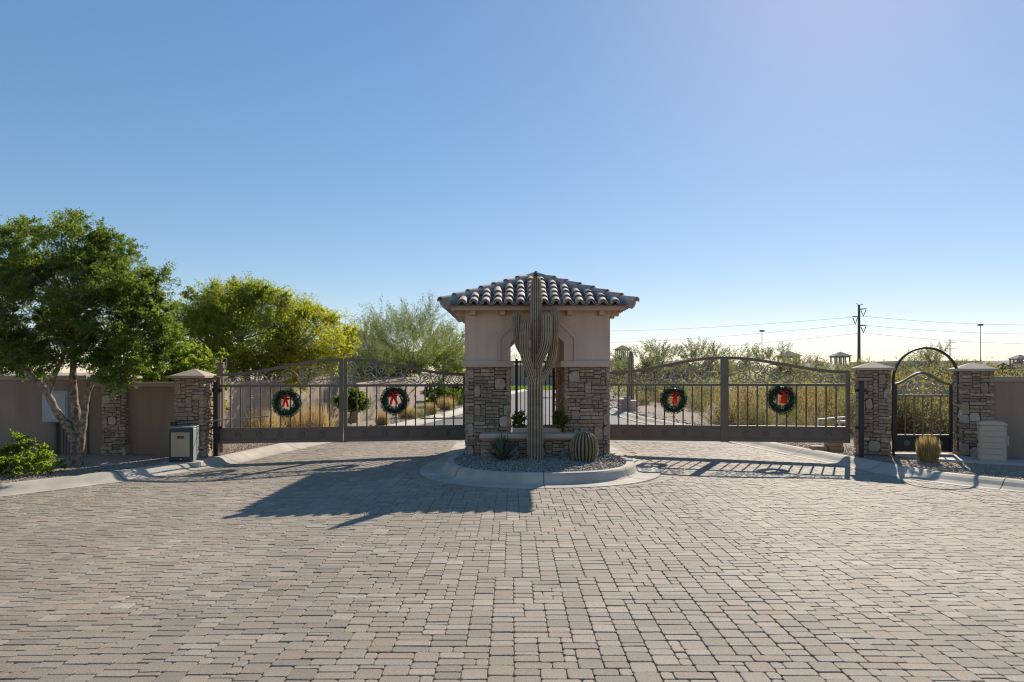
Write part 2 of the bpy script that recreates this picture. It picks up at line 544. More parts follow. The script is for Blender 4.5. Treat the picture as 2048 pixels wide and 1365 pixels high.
def offset_line(pts, d):
    out = []
    k = len(pts)
    for i, (x, y) in enumerate(pts):
        x0, y0 = pts[max(i - 1, 0)]
        x1, y1 = pts[min(i + 1, k - 1)]
        l = math.hypot(x1 - x0, y1 - y0) or 1
        out.append((x - (y1 - y0) / l * d, y + (x1 - x0) / l * d))
    return out


def inside(poly, x, y):
    c = False
    j = len(poly) - 1
    for i in range(len(poly)):
        xi, yi = poly[i]
        xj, yj = poly[j]
        if (yi > y) != (yj > y) and x < (xj - xi) * (y - yi) / (yj - yi) + xi:
            c = not c
        j = i
    return c


# ground to the horizon: one sheet, sunk under the paved parts
g = MB()
rad = [0, 30, 80, 200, 600, 2500]
nseg = 48
vs = [(0, 20, -.20)]
for r_ in rad[1:]:
    for k in range(nseg):
        w = 2 * PI * k / nseg
        vs.append((r_ * math.cos(w), 20 + r_ * math.sin(w), -.20 if r_ < 100 else -.25))
fs = [(0, 1 + k, 1 + (k + 1) % nseg) for k in range(nseg)]
for q in range(len(rad) - 2):
    for k in range(nseg):
        a, b = 1 + q * nseg, 1 + (q + 1) * nseg
        fs.append((a + k, b + k, b + (k + 1) % nseg, a + (k + 1) % nseg))
g.add(vs, fs)
tag(g.build('desert_ground', M['soil']), 'bare tan desert soil reaching the horizon', kind='structure')

LE = smooth_poly(LEFT_EDGE, 5)
RE = smooth_poly(RIGHT_EDGE, 5)


def strip(edgeL, edgeR, ys, dz, name, m, kind='structure', label=None):
    b = MB()
    nx = 16
    vs, fs = [], []
    for y in ys:
        xl, xr = edge_x(edgeL, y), edge_x(edgeR, y)
        for i in range(nx + 1):
            x = xl + (xr - xl) * i / nx
            vs.append((x, y, gz(x, y) + dz))
    for j in range(len(ys) - 1):
        for i in range(nx):
            fs.append((j * (nx + 1) + i, j * (nx + 1) + i + 1, (j + 1) * (nx + 1) + i + 1, (j + 1) * (nx + 1) + i))
    b.add(vs, fs)
    return tag(b.build(name, m), label, kind=kind)


LEw = [(x - .25, y) for x, y in LEFT_EDGE]
REw = [(x + .25, y) for x, y in RIGHT_EDGE]
drive = strip([(-19, -9)] + LEw, [(20, -9)] + REw, [-9, -4, 0, 2, 3, 4, 5, 6, 7, 8, 9, 10, 11, 12, 13, 14, 15, 16, 16.6], -.0095, 'paved_driveway', M['sand'],
              label='driveway of tumbled tan and grey pavers in front of the gates')
strip(LEw, REw, [16.6, 18, 20, 22, 25, 28, 32, 38, 45, 52, 62], -.012, 'road', M['asphalt'], label='grey asphalt road running on beyond the gates')


# kerbs (rolled concrete, with tooled joints)
def kerb(edge, side, name, label, y_cut=62):
    """side -1: outside lies to the left (-x)"""
    pts = [p for p in edge if p[1] <= y_cut]
    prof = [(0.0, -.03), (0.0, .006), (.10, .012), (.20, .045), (.29, .095), (.37, .125), (.47, .128), (.49, .12), (.49, -.15)]
    b = MB()
    vs, fs = [], []
    for (d, z) in prof:
        ln = offset_line(pts, -d * side if side < 0 else -d)
        for (x, y), (x0, y0) in zip(ln, pts):
            vs.append((x, y, gz(x0, y0) + z))
    n = len(pts)
    for k in range(len(prof) - 1):
        for i in range(n - 1):
            q = (k * n + i, (k + 1) * n + i, (k + 1) * n + i + 1, k * n + i + 1)
            fs.append(q if side > 0 else q[::-1])
    b.add(vs, fs)
    o = b.build(name, M['kerb'], smooth=False)
    # joints: thin dark grooves as slim strips set just proud
    j = MB()
    acc = 0
    for i in range(1, n):
        acc += math.dist(pts[i], pts[i - 1])
        if acc > 2.2 and pts[i][1] < 30:
            acc = 0
            tx, ty = pts[i][0] - pts[i - 1][0], pts[i][1] - pts[i - 1][1]
            l = math.hypot(tx, ty)
            tx, ty = tx / l, ty / l
            nx, ny = (-ty, tx) if side < 0 else (ty, -tx)
            vv, ff = [], []
            for q, (d, z) in enumerate(prof[1:8]):
                for s_ in (-.006, .006):
                    vv.append((pts[i][0] + nx * d + tx * s_, pts[i][1] + ny * d + ty * s_, gz(*pts[i]) + z + .0025))
            for q in range(6):
                ff.append((2 * q, 2 * q + 2, 2 * q + 3, 2 * q + 1))
            j.add(vv, ff)
    j.build('joint', M['mortar'], o)
    return tag(o, label, kind='structure')


kerb(LE, -1, 'kerb', 'pale rolled concrete kerb along the left side of the drive')
kerb(RE, 1, 'kerb', 'pale rolled concrete kerb along the right side of the drive')


# island outlines
ICX = .47
HALF = [(1.36, 16.2), (1.37, 14.6), (1.40, 13.5), (1.52, 12.7), (1.62, 12.0), (1.60, 11.4), (1.40, 10.8), (1.02, 10.38), (.52, 10.16)]


def island(off):
    half = offset_line(HALF + [(0, 10.1)], off)
    half = [(max(x, 0), y) for x, y in half]
    pts = [(ICX + x, y) for x, y in half[:-1]] + [(ICX, half[-1][1])] + [(ICX - x, y) for x, y in reversed(half[:-1])]
    return smooth_poly(pts, 5)


ISL = island(0)
test = island(.4)
SG = 1 if min(p[1] for p in test) < min(p[1] for p in ISL) else -1
GUT = island(.40 * SG)
RING = island(.60 * SG)
INN = island(-.16 * SG)

# kerb of the island
b = MB()
rings = [(island(.41 * SG), -.03), (island(.40 * SG), .008), (island(.14 * SG), -.002), (island(.05 * SG), .006), (island(.02 * SG), .03), (island(-.02 * SG), .125), (island(-.045 * SG), .15), (island(-.15 * SG), .152), (island(-.165 * SG), .14), (island(-.17 * SG), .0)]
n = len(rings[0][0])
vs, fs = [], []
for ln, z in rings:
    vs += [(x, y, z) for x, y in ln]
for k in range(len(rings) - 1):
    for i in range(n - 1):
        fs.append((k * n + i, k * n + i + 1, (k + 1) * n + i + 1, (k + 1) * n + i))
b.add(vs, fs)
ik = tag(b.build('island_kerb', M['kerb']), 'pale concrete kerb and gutter ring round the planted island', kind='structure')
j = MB()
for idx in (n // 2, n // 2 - 14, n // 2 + 14, 6, n - 7):
    for k in range(1, len(rings) - 3):
        p, q = rings[k], rings[k + 1]
        a0, a1 = p[0][idx], p[0][min(idx + 1, n - 1)]
        l = math.dist(a0, a1)
        tx, ty = (a1[0] - a0[0]) / l * .006, (a1[1] - a0[1]) / l * .006
        c0 = q[0][idx]
        # nudge outwards so that the line lies just proud
        ox, oy = (p[0][idx][0] - rings[-1][0][idx][0]), (p[0][idx][1] - rings[-1][0][idx][1])
        ol = math.hypot(ox, oy)
        ox, oy = ox / ol * .002, oy / ol * .002
        j.add([(a0[0] - tx + ox, a0[1] - ty + oy, p[1] + .002), (a0[0] + tx + ox, a0[1] + ty + oy, p[1] + .002), (c0[0] + tx + ox, c0[1] + ty + oy, q[1] + .002), (c0[0] - tx + ox, c0[1] - ty + oy, q[1] + .002)], [(0, 1, 2, 3)])
j.build('joint', M['mortar'], ik)
b = MB()
n = len(INN)
b.add([(x, y, .115) for x, y in INN] + [(ICX, 12.5, .135), (ICX, 16.2, .135)], [(i, i + 1, n) for i in range(n - 1)])
tag(b.build('island_gravel_bed', M['gravelbase']), 'gravel bed inside the island kerb', kind='structure')

# gravel beds either side: left behind the kerb, right behind the kerb
LB = offset_line(LE, .485)
RB = offset_line(RE, -.485)


def bed(line, side, xf, name, label):
    b = MB()
    vs, fs = [], []
    pts = [p for p in line if p[1] < 60]
    for (x, y) in pts:
        z = gz(x, y) + .105
        for q in range(5):
            t = q / 4
            vs.append((x + side * xf * t ** 1.6, y + (0 if q < 2 else 0), z + (.02 if 0 < q < 4 else 0)))
    for i in range(len(pts) - 1):
        for q in range(4):
            f = (i * 5 + q, i * 5 + q + 1, i * 5 + 6 + q, i * 5 + 5 + q)
            fs.append(f if side > 0 else f[::-1])
    b.add(vs, fs)
    return tag(b.build(name, M['gravelbase']), label, kind='structure')


bed(LB, -1, 14, 'gravel_bed', 'tan gravel bed between the left kerb and the stucco wall')
bed(RB, 1, 22, 'gravel_bed', 'tan gravel bed behind the right kerb')


# ------------------------------------------------------------------ pavers
def grid_fill(nx, ny, kinds, rg, avoid1=True):
    occ = np.zeros((ny, nx), dtype=bool)
    out = []
    tot = [k[2] for k in kinds]
    for jy in range(ny):
        row = occ[jy]
        ix = 0
        while ix < nx:
            if row[ix]:
                ix += 1
                continue
            run = 1
            while ix + run < nx and run < 12 and not row[ix + run]:
                run += 1
            opts, ws = [], []
            for (w, h, wt) in kinds:
                if w > run or jy + h > ny:
                    continue
                left = run - w
                if avoid1 and left == 1 and run < 12:
                    wt = wt * .08
                opts.append((w, h))
                ws.append(wt)
            if opts:
                w, h = rg.choices(opts, ws)[0]
            else:
                w, h = 1, 1
            occ[jy:jy + h, ix:ix + w] = True
            out.append((ix, jy, w, h))
            ix += w
    return out


UX, UY = .0725, .0445
kinds = [(2, 3, 30), (3, 2, 30), (2, 2, 24), (1, 2, 4), (2, 1, 5), (3, 3, 2)]
GX, GY = 14.2, 1.4
cells = grid_fill(int(2 * GX / UX), int((16.6 - GY) / UY), kinds, random.Random(3))


def paver_geo(w, h, rg, fine=True):
    """rounded, chamfered block centred at 0 with its top near z=0"""
    g2 = .0014
    hw, hh = w / 2 - g2, h / 2 - g2
    c = min(.013, hw * .35, hh * .35)

    def ring(ins, z):
        a, b2, cc = hw - ins, hh - ins, max(c - ins * .2, .003)
        return [(-a + cc, -b2, z), (a - cc, -b2, z), (a, -b2 + cc, z), (a, b2 - cc, z), (a - cc, b2, z), (-a + cc, b2, z), (-a, b2 - cc, z), (-a, -b2 + cc, z)]
    levels = [(0, -.03), (0, -.0065), (.002, -.002), (.0055, 0)] if fine else [(0, -.03), (0, -.006), (.0045, 0)]
    vs = []
    for ins, z in levels:
        vs += ring(ins, z)
    fs = []
    for k in range(len(levels) - 1):
        for i in range(8):
            fs.append((k * 8 + i, k * 8 + (i + 1) % 8, k * 8 + 8 + (i + 1) % 8, k * 8 + 8 + i))
    t = (len(levels) - 1) * 8
    fs.append(tuple(range(t, t + 8)))
    vs = [(x + rg.uniform(-.0018, .0018), y + rg.uniform(-.0018, .0018), z) for x, y, z in vs]
    return vs, fs


cand = []
for (ix, jy, w, h) in cells:
    x, y = -GX + (ix + w / 2) * UX, GY + (jy + h / 2) * UY
    if abs(x) > .80 * y + 2.4:
        continue
    if x < edge_x(LEFT_EDGE, y) - .06 or x > edge_x(RIGHT_EDGE, y) + .06:
        continue
    if 9.2 < y and inside(RING, x, y):
        continue
    cand.append((x, y, w * UX, h * UY))


def seen(x, y):
    s = F / max(y, .1)
    return abs(x * s) < 1024 and EYE * s + HZ < 1365 + 4


cand.sort(key=lambda c: (0 if seen(c[0], c[1]) else 1, -(c[2] * c[3]) / c[1] ** 3))
prg = random.Random(5)
variants = {}
ranked = sorted(range(len(cand)), key=lambda i: i)
field = MB()
for i, (x, y, w, h) in enumerate(cand):
    dz = prg.uniform(-.0025, .0025)
    if i < 300:
        key = (round(w, 3), round(h, 3), prg.randrange(3))
        if key not in variants:
            vs, fs = paver_geo(w, h, prg)
            variants[key] = MB().add(vs, fs).mesh('paver')
        o = link('paver', variants[key], M['paver_obj'], drive)
        o.location = (x, y, gz(x, y) + dz)
        o.rotation_euler = (prg.uniform(-.008, .008), prg.uniform(-.008, .008), prg.uniform(-.012, .012))
    else:
        vs, fs = paver_geo(w, h, prg, y < 8)
        ta, tb, rz = prg.uniform(-.009, .009), prg.uniform(-.009, .009), prg.uniform(-.012, .012)
        z0 = gz(x, y) + dz
        r_ = prg.uniform(.01, 1) if w * h > .009 or prg.random() < .3 else prg.choice([.4, .8, .95])
        field.add([(x + a - bb * rz, y + bb + a * rz, z0 + c + a * ta + bb * tb) for a, bb, c in vs], fs, r_)
# soldier course round the island gutter
for off0, off1 in ((.405, .60),):
    A, B = island(off0 * SG), island(off1 * SG)
    acc = 0
    dense = []
    for i in range(len(A) - 1):
        L = math.dist(B[i], B[i + 1])
        k = max(1, round(L / .155))
        for q in range(k):
            t0, t1 = q / k, (q + 1) / k
            lerp = lambda u, v, t: (u[0] + (v[0] - u[0]) * t, u[1] + (v[1] - u[1]) * t)
            quad = [lerp(A[i], A[i + 1], t0), lerp(A[i], A[i + 1], t1), lerp(B[i], B[i + 1], t1), lerp(B[i], B[i + 1], t0)]
            cx, cy = sum(p[0] for p in quad) / 4, sum(p[1] for p in quad) / 4
            if cy > 16.4:
                continue
            if (quad[1][0] - quad[0][0]) * (quad[2][1] - quad[1][1]) - (quad[1][1] - quad[0][1]) * (quad[2][0] - quad[1][0]) < 0:
                quad = quad[::-1]
            vs = []
            for (sc_, z) in ((.95, -.03), (.95, -.007), (.87, 0)):
                vs += [(cx + (px - cx) * sc_, cy + (py - cy) * sc_, z + gz(px, py)) for px, py in quad]
            fs = [(k2 * 4 + i2, k2 * 4 + (i2 + 1) % 4, k2 * 4 + 4 + (i2 + 1) % 4, k2 * 4 + 4 + i2) for k2 in range(2) for i2 in range(4)] + [(8, 9, 10, 11)]
            field.add(vs, fs, prg.uniform(.01, 1))
tag(field.build('paver_field', M['paver'], drive), kind='stuff')


# ------------------------------------------------------------------ loose gravel
def pebbles(pts, s0, s1, name, m, label, rg):
    n = len(pts)
    base = np.array([(1, 0, 0), (0, 1, 0), (-1, 0, 0), (0, -1, 0), (0, 0, 1), (0, 0, -1)], dtype=float)
    faces = np.array([(0, 1, 4), (1, 2, 4), (2, 3, 4), (3, 0, 4), (1, 0, 5), (2, 1, 5), (3, 2, 5), (0, 3, 5)])
    sz = rg.uniform(s0, s1, size=(n, 1, 1)) * rg.uniform(.6, 1.25, size=(n, 6, 1))
    V = base[None] * sz
    V[:, :, 2] *= .7
    w = rg.uniform(0, 2 * PI, size=(n, 1))
    c, s = np.cos(w), np.sin(w)
    X = V[:, :, 0] * c - V[:, :, 1] * s
    Y = V[:, :, 0] * s + V[:, :, 1] * c
    t = rg.uniform(-.6, .6, size=(n, 1))
    Z = V[:, :, 2] + X * t
    V = np.stack([X, Y, Z], 2) + np.asarray(pts)[:, None, :]
    Q = (np.arange(n)[:, None, None] * 6 + faces[None]).reshape(-1, 3)
    me = np_mesh(name, V.reshape(-1, 3), Q, np.repeat(rg.uniform(.01, 1, n), 8))
    return tag(link(name, me, m), label, kind='stuff')


pts = []
while len(pts) < 6500:
    x, y = ICX + rng.uniform(-1.6, 1.6), rng.uniform(10.1, 13.2)
    if inside(INN + [(ICX, 16.3)], x, y) or (abs(x - ICX) < 1.2 and 10.6 < y < 13):
        pts.append((x, y, .125 + rng.uniform(0, .015)))
pebbles(pts, .010, .026, 'gravel', M['pebble_grey'], 'loose grey gravel inside the island kerb', nrg)
pts = []
while len(pts) < 17000:
    y = rng.uniform(8.2, 19)
    xe = edge_x(LEFT_EDGE, y) - .55
    x = xe - rng.random() ** 1.4 * 5.5
    if abs(x) < .8 * y + 1:
        pts.append((x, y, gz(x, y) + .118))
pebbles(pts, .008, .022, 'gravel', M['pebble_tan'], 'loose tan gravel beside the left kerb', nrg)
pts = []
while len(pts) < 9000:
    y = rng.uniform(9.0, 17)
    x = edge_x(RIGHT_EDGE, y) + .5 + rng.random() ** 1.3 * 5
    if abs(x) < .8 * y + 1:
        pts.append((x, y, gz(x, y) + .118))
pebbles(pts, .008, .022, 'gravel', M['pebble_tan'], 'loose tan gravel behind the right kerb', nrg)
pts = []
while len(pts) < 5000:
    y = rng.uniform(17.5, 45)
    x = edge_x(RIGHT_EDGE, y) + .5 + rng.random() * 8
    pts.append((x, y, gz(x, y) + .12))
pebbles(pts, .02, .07, 'gravel', M['pebble_grey'], 'coarse pale rock mulch beyond the right gate', nrg)
pts = []
while len(pts) < 4000:
    y = rng.uniform(18, 40)
    x = edge_x(LEFT_EDGE, y) - .55 - rng.random() * 3.5
    pts.append((x, y, gz(x, y) + .12))
pebbles(pts, .015, .05, 'gravel', M['pebble_tan'], 'tan rock mulch between the road and the streaked wall', nrg)


# ------------------------------------------------------------------ ledgestone faces
ST_KINDS = [(3, 2, 8), (4, 2, 14), (5, 2, 17), (6, 2, 18), (8, 2, 13), (3, 1, 4), (6, 1, 9), (8, 1, 4), (4, 3, 5), (5, 3, 4), (4, 5, 2.0), (3, 6, 1.8), (5, 6, 1.9), (4, 7, 1.2), (2, 2, 4)]
SU, SV = .043, .0345


def stone_poly(w, h, rg):
    hw, hh = w / 2 - .003, h / 2 - .0032
    j = min(hw, hh)
    if h > .11 and w > .1:
        # large irregular stone
        pts = [(-hw * rg.uniform(.55, 1), -hh), (hw * rg.uniform(.55, 1), -hh), (hw, -hh * rg.uniform(.1, .8)), (hw * rg.uniform(.85, 1), hh * rg.uniform(.2, .8)),
               (hw * rg.uniform(.2, .9), hh), (-hw * rg.uniform(.2, .9), hh * rg.uniform(.9, 1)), (-hw, hh * rg.uniform(.1, .8)), (-hw * rg.uniform(.85, 1), -hh * rg.uniform(.2, .8))]
    else:
        c = j * .32
        pts = [(-hw + c, -hh), (hw - c, -hh), (hw, -hh + c), (hw, hh - c), (hw - c, hh), (-hw + c, hh), (-hw, hh - c), (-hw, -hh + c)]
        a, b2 = rg.uniform(-.16, .16) * hh, rg.uniform(-.16, .16) * hh
        pts = [(x + rg.uniform(-.1, .1) * j, y * (1 - (.10 if rg.random() < .5 else 0)) + (a if x < 0 else b2) * (1 if y > 0 else -.4)) for x, y in pts]
    return pts


def stone_face(parent, org, ux, w, h, seed, joined=False, m='stone', skip=None, big_boost=1.0):
    """org: lower left corner seen from outside; ux: unit vector to the right along the face (outside normal = ux x z)"""
    rg = random.Random(seed)
    ux = Vector(ux).normalized()
    uz = Vector((0, 0, 1))
    nn = ux.cross(uz)
    org = Vector(org)
    nx, ny = max(2, round(w / SU)), max(2, round(h / SV))
    su, sv = w / nx, h / ny
    kn = [(a, b2, wt * (big_boost if b2 > 3 else 1)) for a, b2, wt in ST_KINDS if a <= nx]
    J = MB()
    for (ix, jy, cw, ch) in grid_fill(nx, ny, kn, rg):
        cx, cz = (ix + cw / 2) * su, (jy + ch / 2) * sv
        if skip and skip(cx, cz):
            continue
        pw, ph = cw * su, ch * sv
        poly = stone_poly(pw, ph, rg)
        dep = rg.uniform(.012, .042) if ch < 4 else rg.uniform(.018, .034)
        ta, tb = rg.uniform(-.06, .06), rg.uniform(-.12, .12)
        vs = []
        c = org + ux * cx + uz * cz
        for (ins, d) in ((1.0, -.03), (1.0, dep - .010), (max(.72, 1 - .009 / min(pw, ph) * 2), dep)):
            for (a, b2) in poly:
                q = 0 if d < 0 else a * ta + b2 * tb + rg.uniform(-.002, .002)
                vs.append(c + ux * (a * ins) + uz * (b2 * ins) + nn * (d + q))
        fs = [(k * 8 + i, k * 8 + (i + 1) % 8, k * 8 + 8 + (i + 1) % 8, k * 8 + 8 + i) for k in range(2) for i in range(8)]
        fs.append(tuple(range(16, 24)))
        if joined:
            J.add(vs, fs, rg.uniform(.01, 1))
        else:
            MB().add(vs, fs).build('stone', M['stone_warm'] if (ch > 3 and rg.random() < .55) else M[m], parent, world=True)
    if joined:
        tag(J.build('stone_course', M['stone_attr'], parent, world=True), kind='stuff')


# ------------------------------------------------------------------ gatehouse
HX0, HX1, HY0, HY1 = -.87, 1.81, 12.6, 15.2
OL, OR_ = -.03, .96
ZS, ZB, ZT = 1.745, 1.865, 2.822
house = thing('gatehouse', 'small stucco gatehouse with stone piers and barrel tile roof behind the tall cactus', 'gatehouse', (.47, 13.9, 0))
for (a, b_) in ((HX0, OL), (OR_, HX1)):
    pier = MB().box(a + .03, b_ - .03, HY0 + .03, HY1 - .03, -.2, ZS).build('pier', M['mortar'], house, world=True)
    stone_face(pier, (a, HY0 + .03, .05), (1, 0, 0), b_ - a, ZS - .05, 21 if a < 0 else 22)
    # inner jamb (towards the passage) and the outer flank
    if a < 0:
        stone_face(pier, (b_ - .03, HY0, .05), (0, 1, 0), HY1 - HY0, ZS - .05, 23, joined=True)
        stone_face(pier, (a + .03, HY1, .05), (0, -1, 0), HY1 - HY0, ZS - .05, 24, joined=True)
    else:
        stone_face(pier, (a + .03, HY1, .05), (0, -1, 0), HY1 - HY0, ZS - .05, 25, joined=True)
        stone_face(pier, (b_ - .03, HY0, .05), (0, 1, 0), HY1 - HY0, ZS - .05, 26, joined=True)
    # rounded stucco band on top of the stone
    bd = MB()
    e = .05
    ov = [(-e, 0), (-e - .012, .03), (-e - .012, .09), (-e, .118)]
    x0, x1, y0, y1 = a, b_, HY0, HY1
    vs, fs = [], []
    for (o_, z) in ov:
        vs += [(x0 + o_, y0 + o_, ZS + z), (x1 - o_, y0 + o_, ZS + z), (x1 - o_, y1 - o_, ZS + z), (x0 + o_, y1 - o_, ZS + z)]
    for k in range(3):
        for i in range(4):
            fs.append((k * 4 + i, k * 4 + (i + 1) % 4, k * 4 + 4 + (i + 1) % 4, k * 4 + 4 + i))
    fs += [(3, 2, 1, 0), (12, 13, 14, 15)]
    bd.add(vs, fs)
    bd.build('band', M['stucco_trim'], house, world=True)
c1, c2 = .15, .15
up = [(HX0, ZB - .003), (OL, ZB - .003), (OL, 2.20), (OL + c1, 2.35), (OR_ - c1, 2.35), (OR_, 2.20), (OR_, ZB - .003), (HX1, ZB - .003), (HX1, ZT), (HX0, ZT)]
MB().prism(up, 'y', HY0, HY1).build('upper_wall', M['stucco'], house, world=True)


def band_poly(o0, o1):
    def outline(o):
        return [(OL - o, ZB), (OL - o, 2.20 + o * .42), (OL + c1 - o * .42, 2.35 + o), (OR_ - c1 + o * .42, 2.35 + o), (OR_ + o, 2.20 + o * .42), (OR_ + o, ZB)]
    return outline(o0) + outline(o1)[::-1]


sur = MB()
sur.prism(band_poly(.215, .003), 'y', HY0 - .03, HY0 + .01)
sur.prism(band_poly(.235, .18), 'y', HY0 - .065, HY0 - .018)
sur.prism(band_poly(.05, -.004), 'y', HY0 - .065, HY0 - .018)
sur.build('window_surround', M['stucco_trim'], house, world=True)

# roof: deck, fascia, rafter tails, tiles
RCX, RCY, RH = .47, 13.87, 1.70
ZE, TAN = 2.865, .41
roof = MB()
roof.add([(RCX - RH, RCY - RH, ZE - .02), (RCX + RH, RCY - RH, ZE - .02), (RCX + RH, RCY + RH, ZE - .02), (RCX - RH, RCY + RH, ZE - .02), (RCX, RCY, ZE - .02 + RH * TAN)],
         [(0, 1, 4), (1, 2, 4), (2, 3, 4), (3, 0, 4), (3, 2, 1, 0)])
roof = roof.build('roof', M['roofmortar'], house, world=True)
fa = MB()
q = RH - .13
for k in range(4):
    w = k * PI / 2
    c_, s_ = math.cos(w), math.sin(w)
    bx = MB().box(-q, q - .051, -q, -q + .05, ZE - .098, ZE - .022)
    fa.add([(RCX + x * c_ - y * s_, RCY + x * s_ + y * c_, z) for x, y, z in bx.v], bx.f)
fa.build('fascia', M['fascia'], roof, world=True)
MB().box(RCX - q + .05, RCX + q - .05, RCY - q + .05, RCY + q - .05, ZE - .052, ZE - .036).build('soffit', M['fascia'], roof, world=True)
for k in range(4):
    w = k * PI / 2
    c_, s_ = math.cos(w), math.sin(w)
    for a in (-1.18, -.64, -.05, .58, 1.16):
        bx = MB().box(a - .045, a + .045, -q + .06, -1.20, ZE - .175, ZE - .054)
        MB().add([(RCX + x * c_ - y * s_, RCY + x * s_ + y * c_, z) for x, y, z in bx.v], bx.f).build('rafter_tail', M['fascia'], roof, world=True)


def barrel_mesh(L, r0, r1, up_=True, th=.014, seg=8, name='barrel_tile'):
    """half pipe along +y from 0 (lower end, radius r0) to L (r1)"""
    b = MB()
    vs, fs = [], []
    for (y, r) in ((0, r0), (L, r1)):
        for rr in (r, r - th):
            for k in range(seg + 1):
                w = PI * k / seg
                vs.append((rr * math.cos(w), y, (rr if up_ else -rr) * math.sin(w) * (.95 if up_ else .6)))
    n = seg + 1
    for k in range(seg):
        for f in ((k, k + 1, 2 * n + k + 1, 2 * n + k), (n + k + 1, n + k, 3 * n + k, 3 * n + k + 1), (k + 1, k, n + k, n + k + 1), (2 * n + k, 2 * n + k + 1, 3 * n + k + 1, 3 * n + k)):
            fs.append(f if up_ else f[::-1])
    for e in (0, seg):
        fs.append((e, 2 * n + e, 3 * n + e, n + e) if e else (n, 3 * n, 2 * n, 0))
    b.add(vs, fs)
    return b


tile_me = barrel_mesh(.40, .083, .066).mesh('barrel_tile', True)
tile_me2 = barrel_mesh(.385, .080, .068).mesh('barrel_tile', True)
hip_me = barrel_mesh(.42, .092, .076).mesh('hip_tile', True)
for me_, mm in ((tile_me, M['tile']), (tile_me2, M['tile']), (hip_me, M['tile'])):
    me_.materials.append(mm)
    try:
        me_.set_sharp_from_angle(angle=R(50))
    except Exception:
        pass
trg = random.Random(9)
pan = MB()
mort = MB()
slope = math.atan(TAN)
COLS, SP, EXP = 14, .209, .272
for face in range(4):
    rot = Matrix.Translation((RCX, RCY, 0)) @ Matrix.Rotation(face * PI / 2, 4, 'Z')
    for i in range(COLS):
        a = (i - (COLS - 1) / 2) * SP
        run = (RH - abs(a))
        nt_ = max(1, int((run + .10) / EXP))
        for k in range(nt_):
            bb = -.075 + k * EXP
            mtx = rot @ Matrix.Translation((a + trg.uniform(-.008, .008), -RH + bb, ZE + bb * TAN + .042 + trg.uniform(-.004, .006))) @ Matrix.Rotation(trg.uniform(-.035, .035), 4, 'Z') @ Matrix.Rotation(slope - .075 + trg.uniform(-.02, .02), 4, 'X')
            o = link('barrel_tile', trg.choice((tile_me, tile_me2)), M['tile'], roof)
            o.matrix_basis = wmat(roof).inverted() @ mtx
            # mortar booster packed under the lower end
            bo = barrel_mesh(.055, .064, .066, seg=6, th=.022)
            m2 = mtx @ Matrix.Translation((0, .02, -.012))
            mort.add([m2 @ Vector(v) for v in bo.v], bo.f)
    for i in range(COLS + 1):
        a = (i - COLS / 2) * SP
        run = (RH - abs(a))
        nt_ = max(1, int((run + .06) / EXP))
        for k in range(nt_):
            bb = -.055 + k * EXP
            mtx = rot @ Matrix.Translation((a, -RH + bb, ZE + bb * TAN + .05)) @ Matrix.Rotation(slope - .05, 4, 'X')
            bo = barrel_mesh(.38, .078, .085, up_=False, seg=6)
            pan.add([mtx @ Vector(v) for v in bo.v], bo.f, trg.uniform(.01, 1))
    # hip
    hipL = RH * math.sqrt(2)
    hs = math.atan(TAN / math.sqrt(2))
    nh = 7
    for k in range(nh):
        dd = -.06 + k * (hipL - .12) / nh
        mtx = rot @ Matrix.Translation((-RH + dd / math.sqrt(2), -RH + dd / math.sqrt(2), ZE + dd * TAN / math.sqrt(2) + .062)) @ Matrix.Rotation(-PI / 4, 4, 'Z') @ Matrix.Rotation(hs - .07 + trg.uniform(-.02, .02), 4, 'X')
        o = link('hip_tile', hip_me, M['tile'], roof)
        o.matrix_basis = wmat(roof).inverted() @ mtx
    # mortar bed along the hip
    w_ = .13
    A = rot @ Vector((-RH + .02, -RH + .02, ZE + .01))
    B = rot @ Vector((0, 0, ZE + RH * TAN + .03))
    mort.tube([A, B], [.10, .10], 8)
pan.build('pan_tile', M['tile_pan'], roof, world=True)
tag(bpy.data.objects[[o.name for o in roof.children if o.name.startswith('pan_tile')][0]], kind='stuff')
mort.build('roof_mortar', M['roofmortar'], roof, world=True)
MB().tube([(RCX, RCY, ZE + RH * TAN - .02), (RCX, RCY, ZE + RH * TAN + .07), (RCX, RCY, ZE + RH * TAN + .10)], [.13, .11, .03], 10).build('apex_mortar', M['roofmortar'], roof, world=True)

# planter in front of the passage
pl = thing('stone_planter', 'low stone planter with a stucco coping in front of the gatehouse opening', 'planter', (.35, 12.4, .12))
pc = MB().box(-.50, 1.17, 12.26, 12.55, -.1, .44).build('planter_wall', M['mortar'], pl, world=True)
stone_face(pc, (-.52, 12.26, .06), (1, 0, 0), 1.71, .38, 31)
stone_face(pc, (-.52, 12.55, .06), (0, -1, 0), .29, .38, 32)
stone_face(pc, (1.17, 12.26, .06), (0, 1, 0), .29, .38, 33)
MB().box(-.585, 1.255, 12.17, 12.56, .442, .548, bev=.03).build('coping', M['stucco_trim'], pl, world=True)
MB().box(OL + .04, OR_ - .04, 12.64, 13.7, 0, .60).build('soil', M['soil'], pl, world=True)
MB().box(OL + .04, OR_ - .04, 12.57, 12.635, 0, .625).build('back_ledge', M['stucco_trim'], pl, world=True)

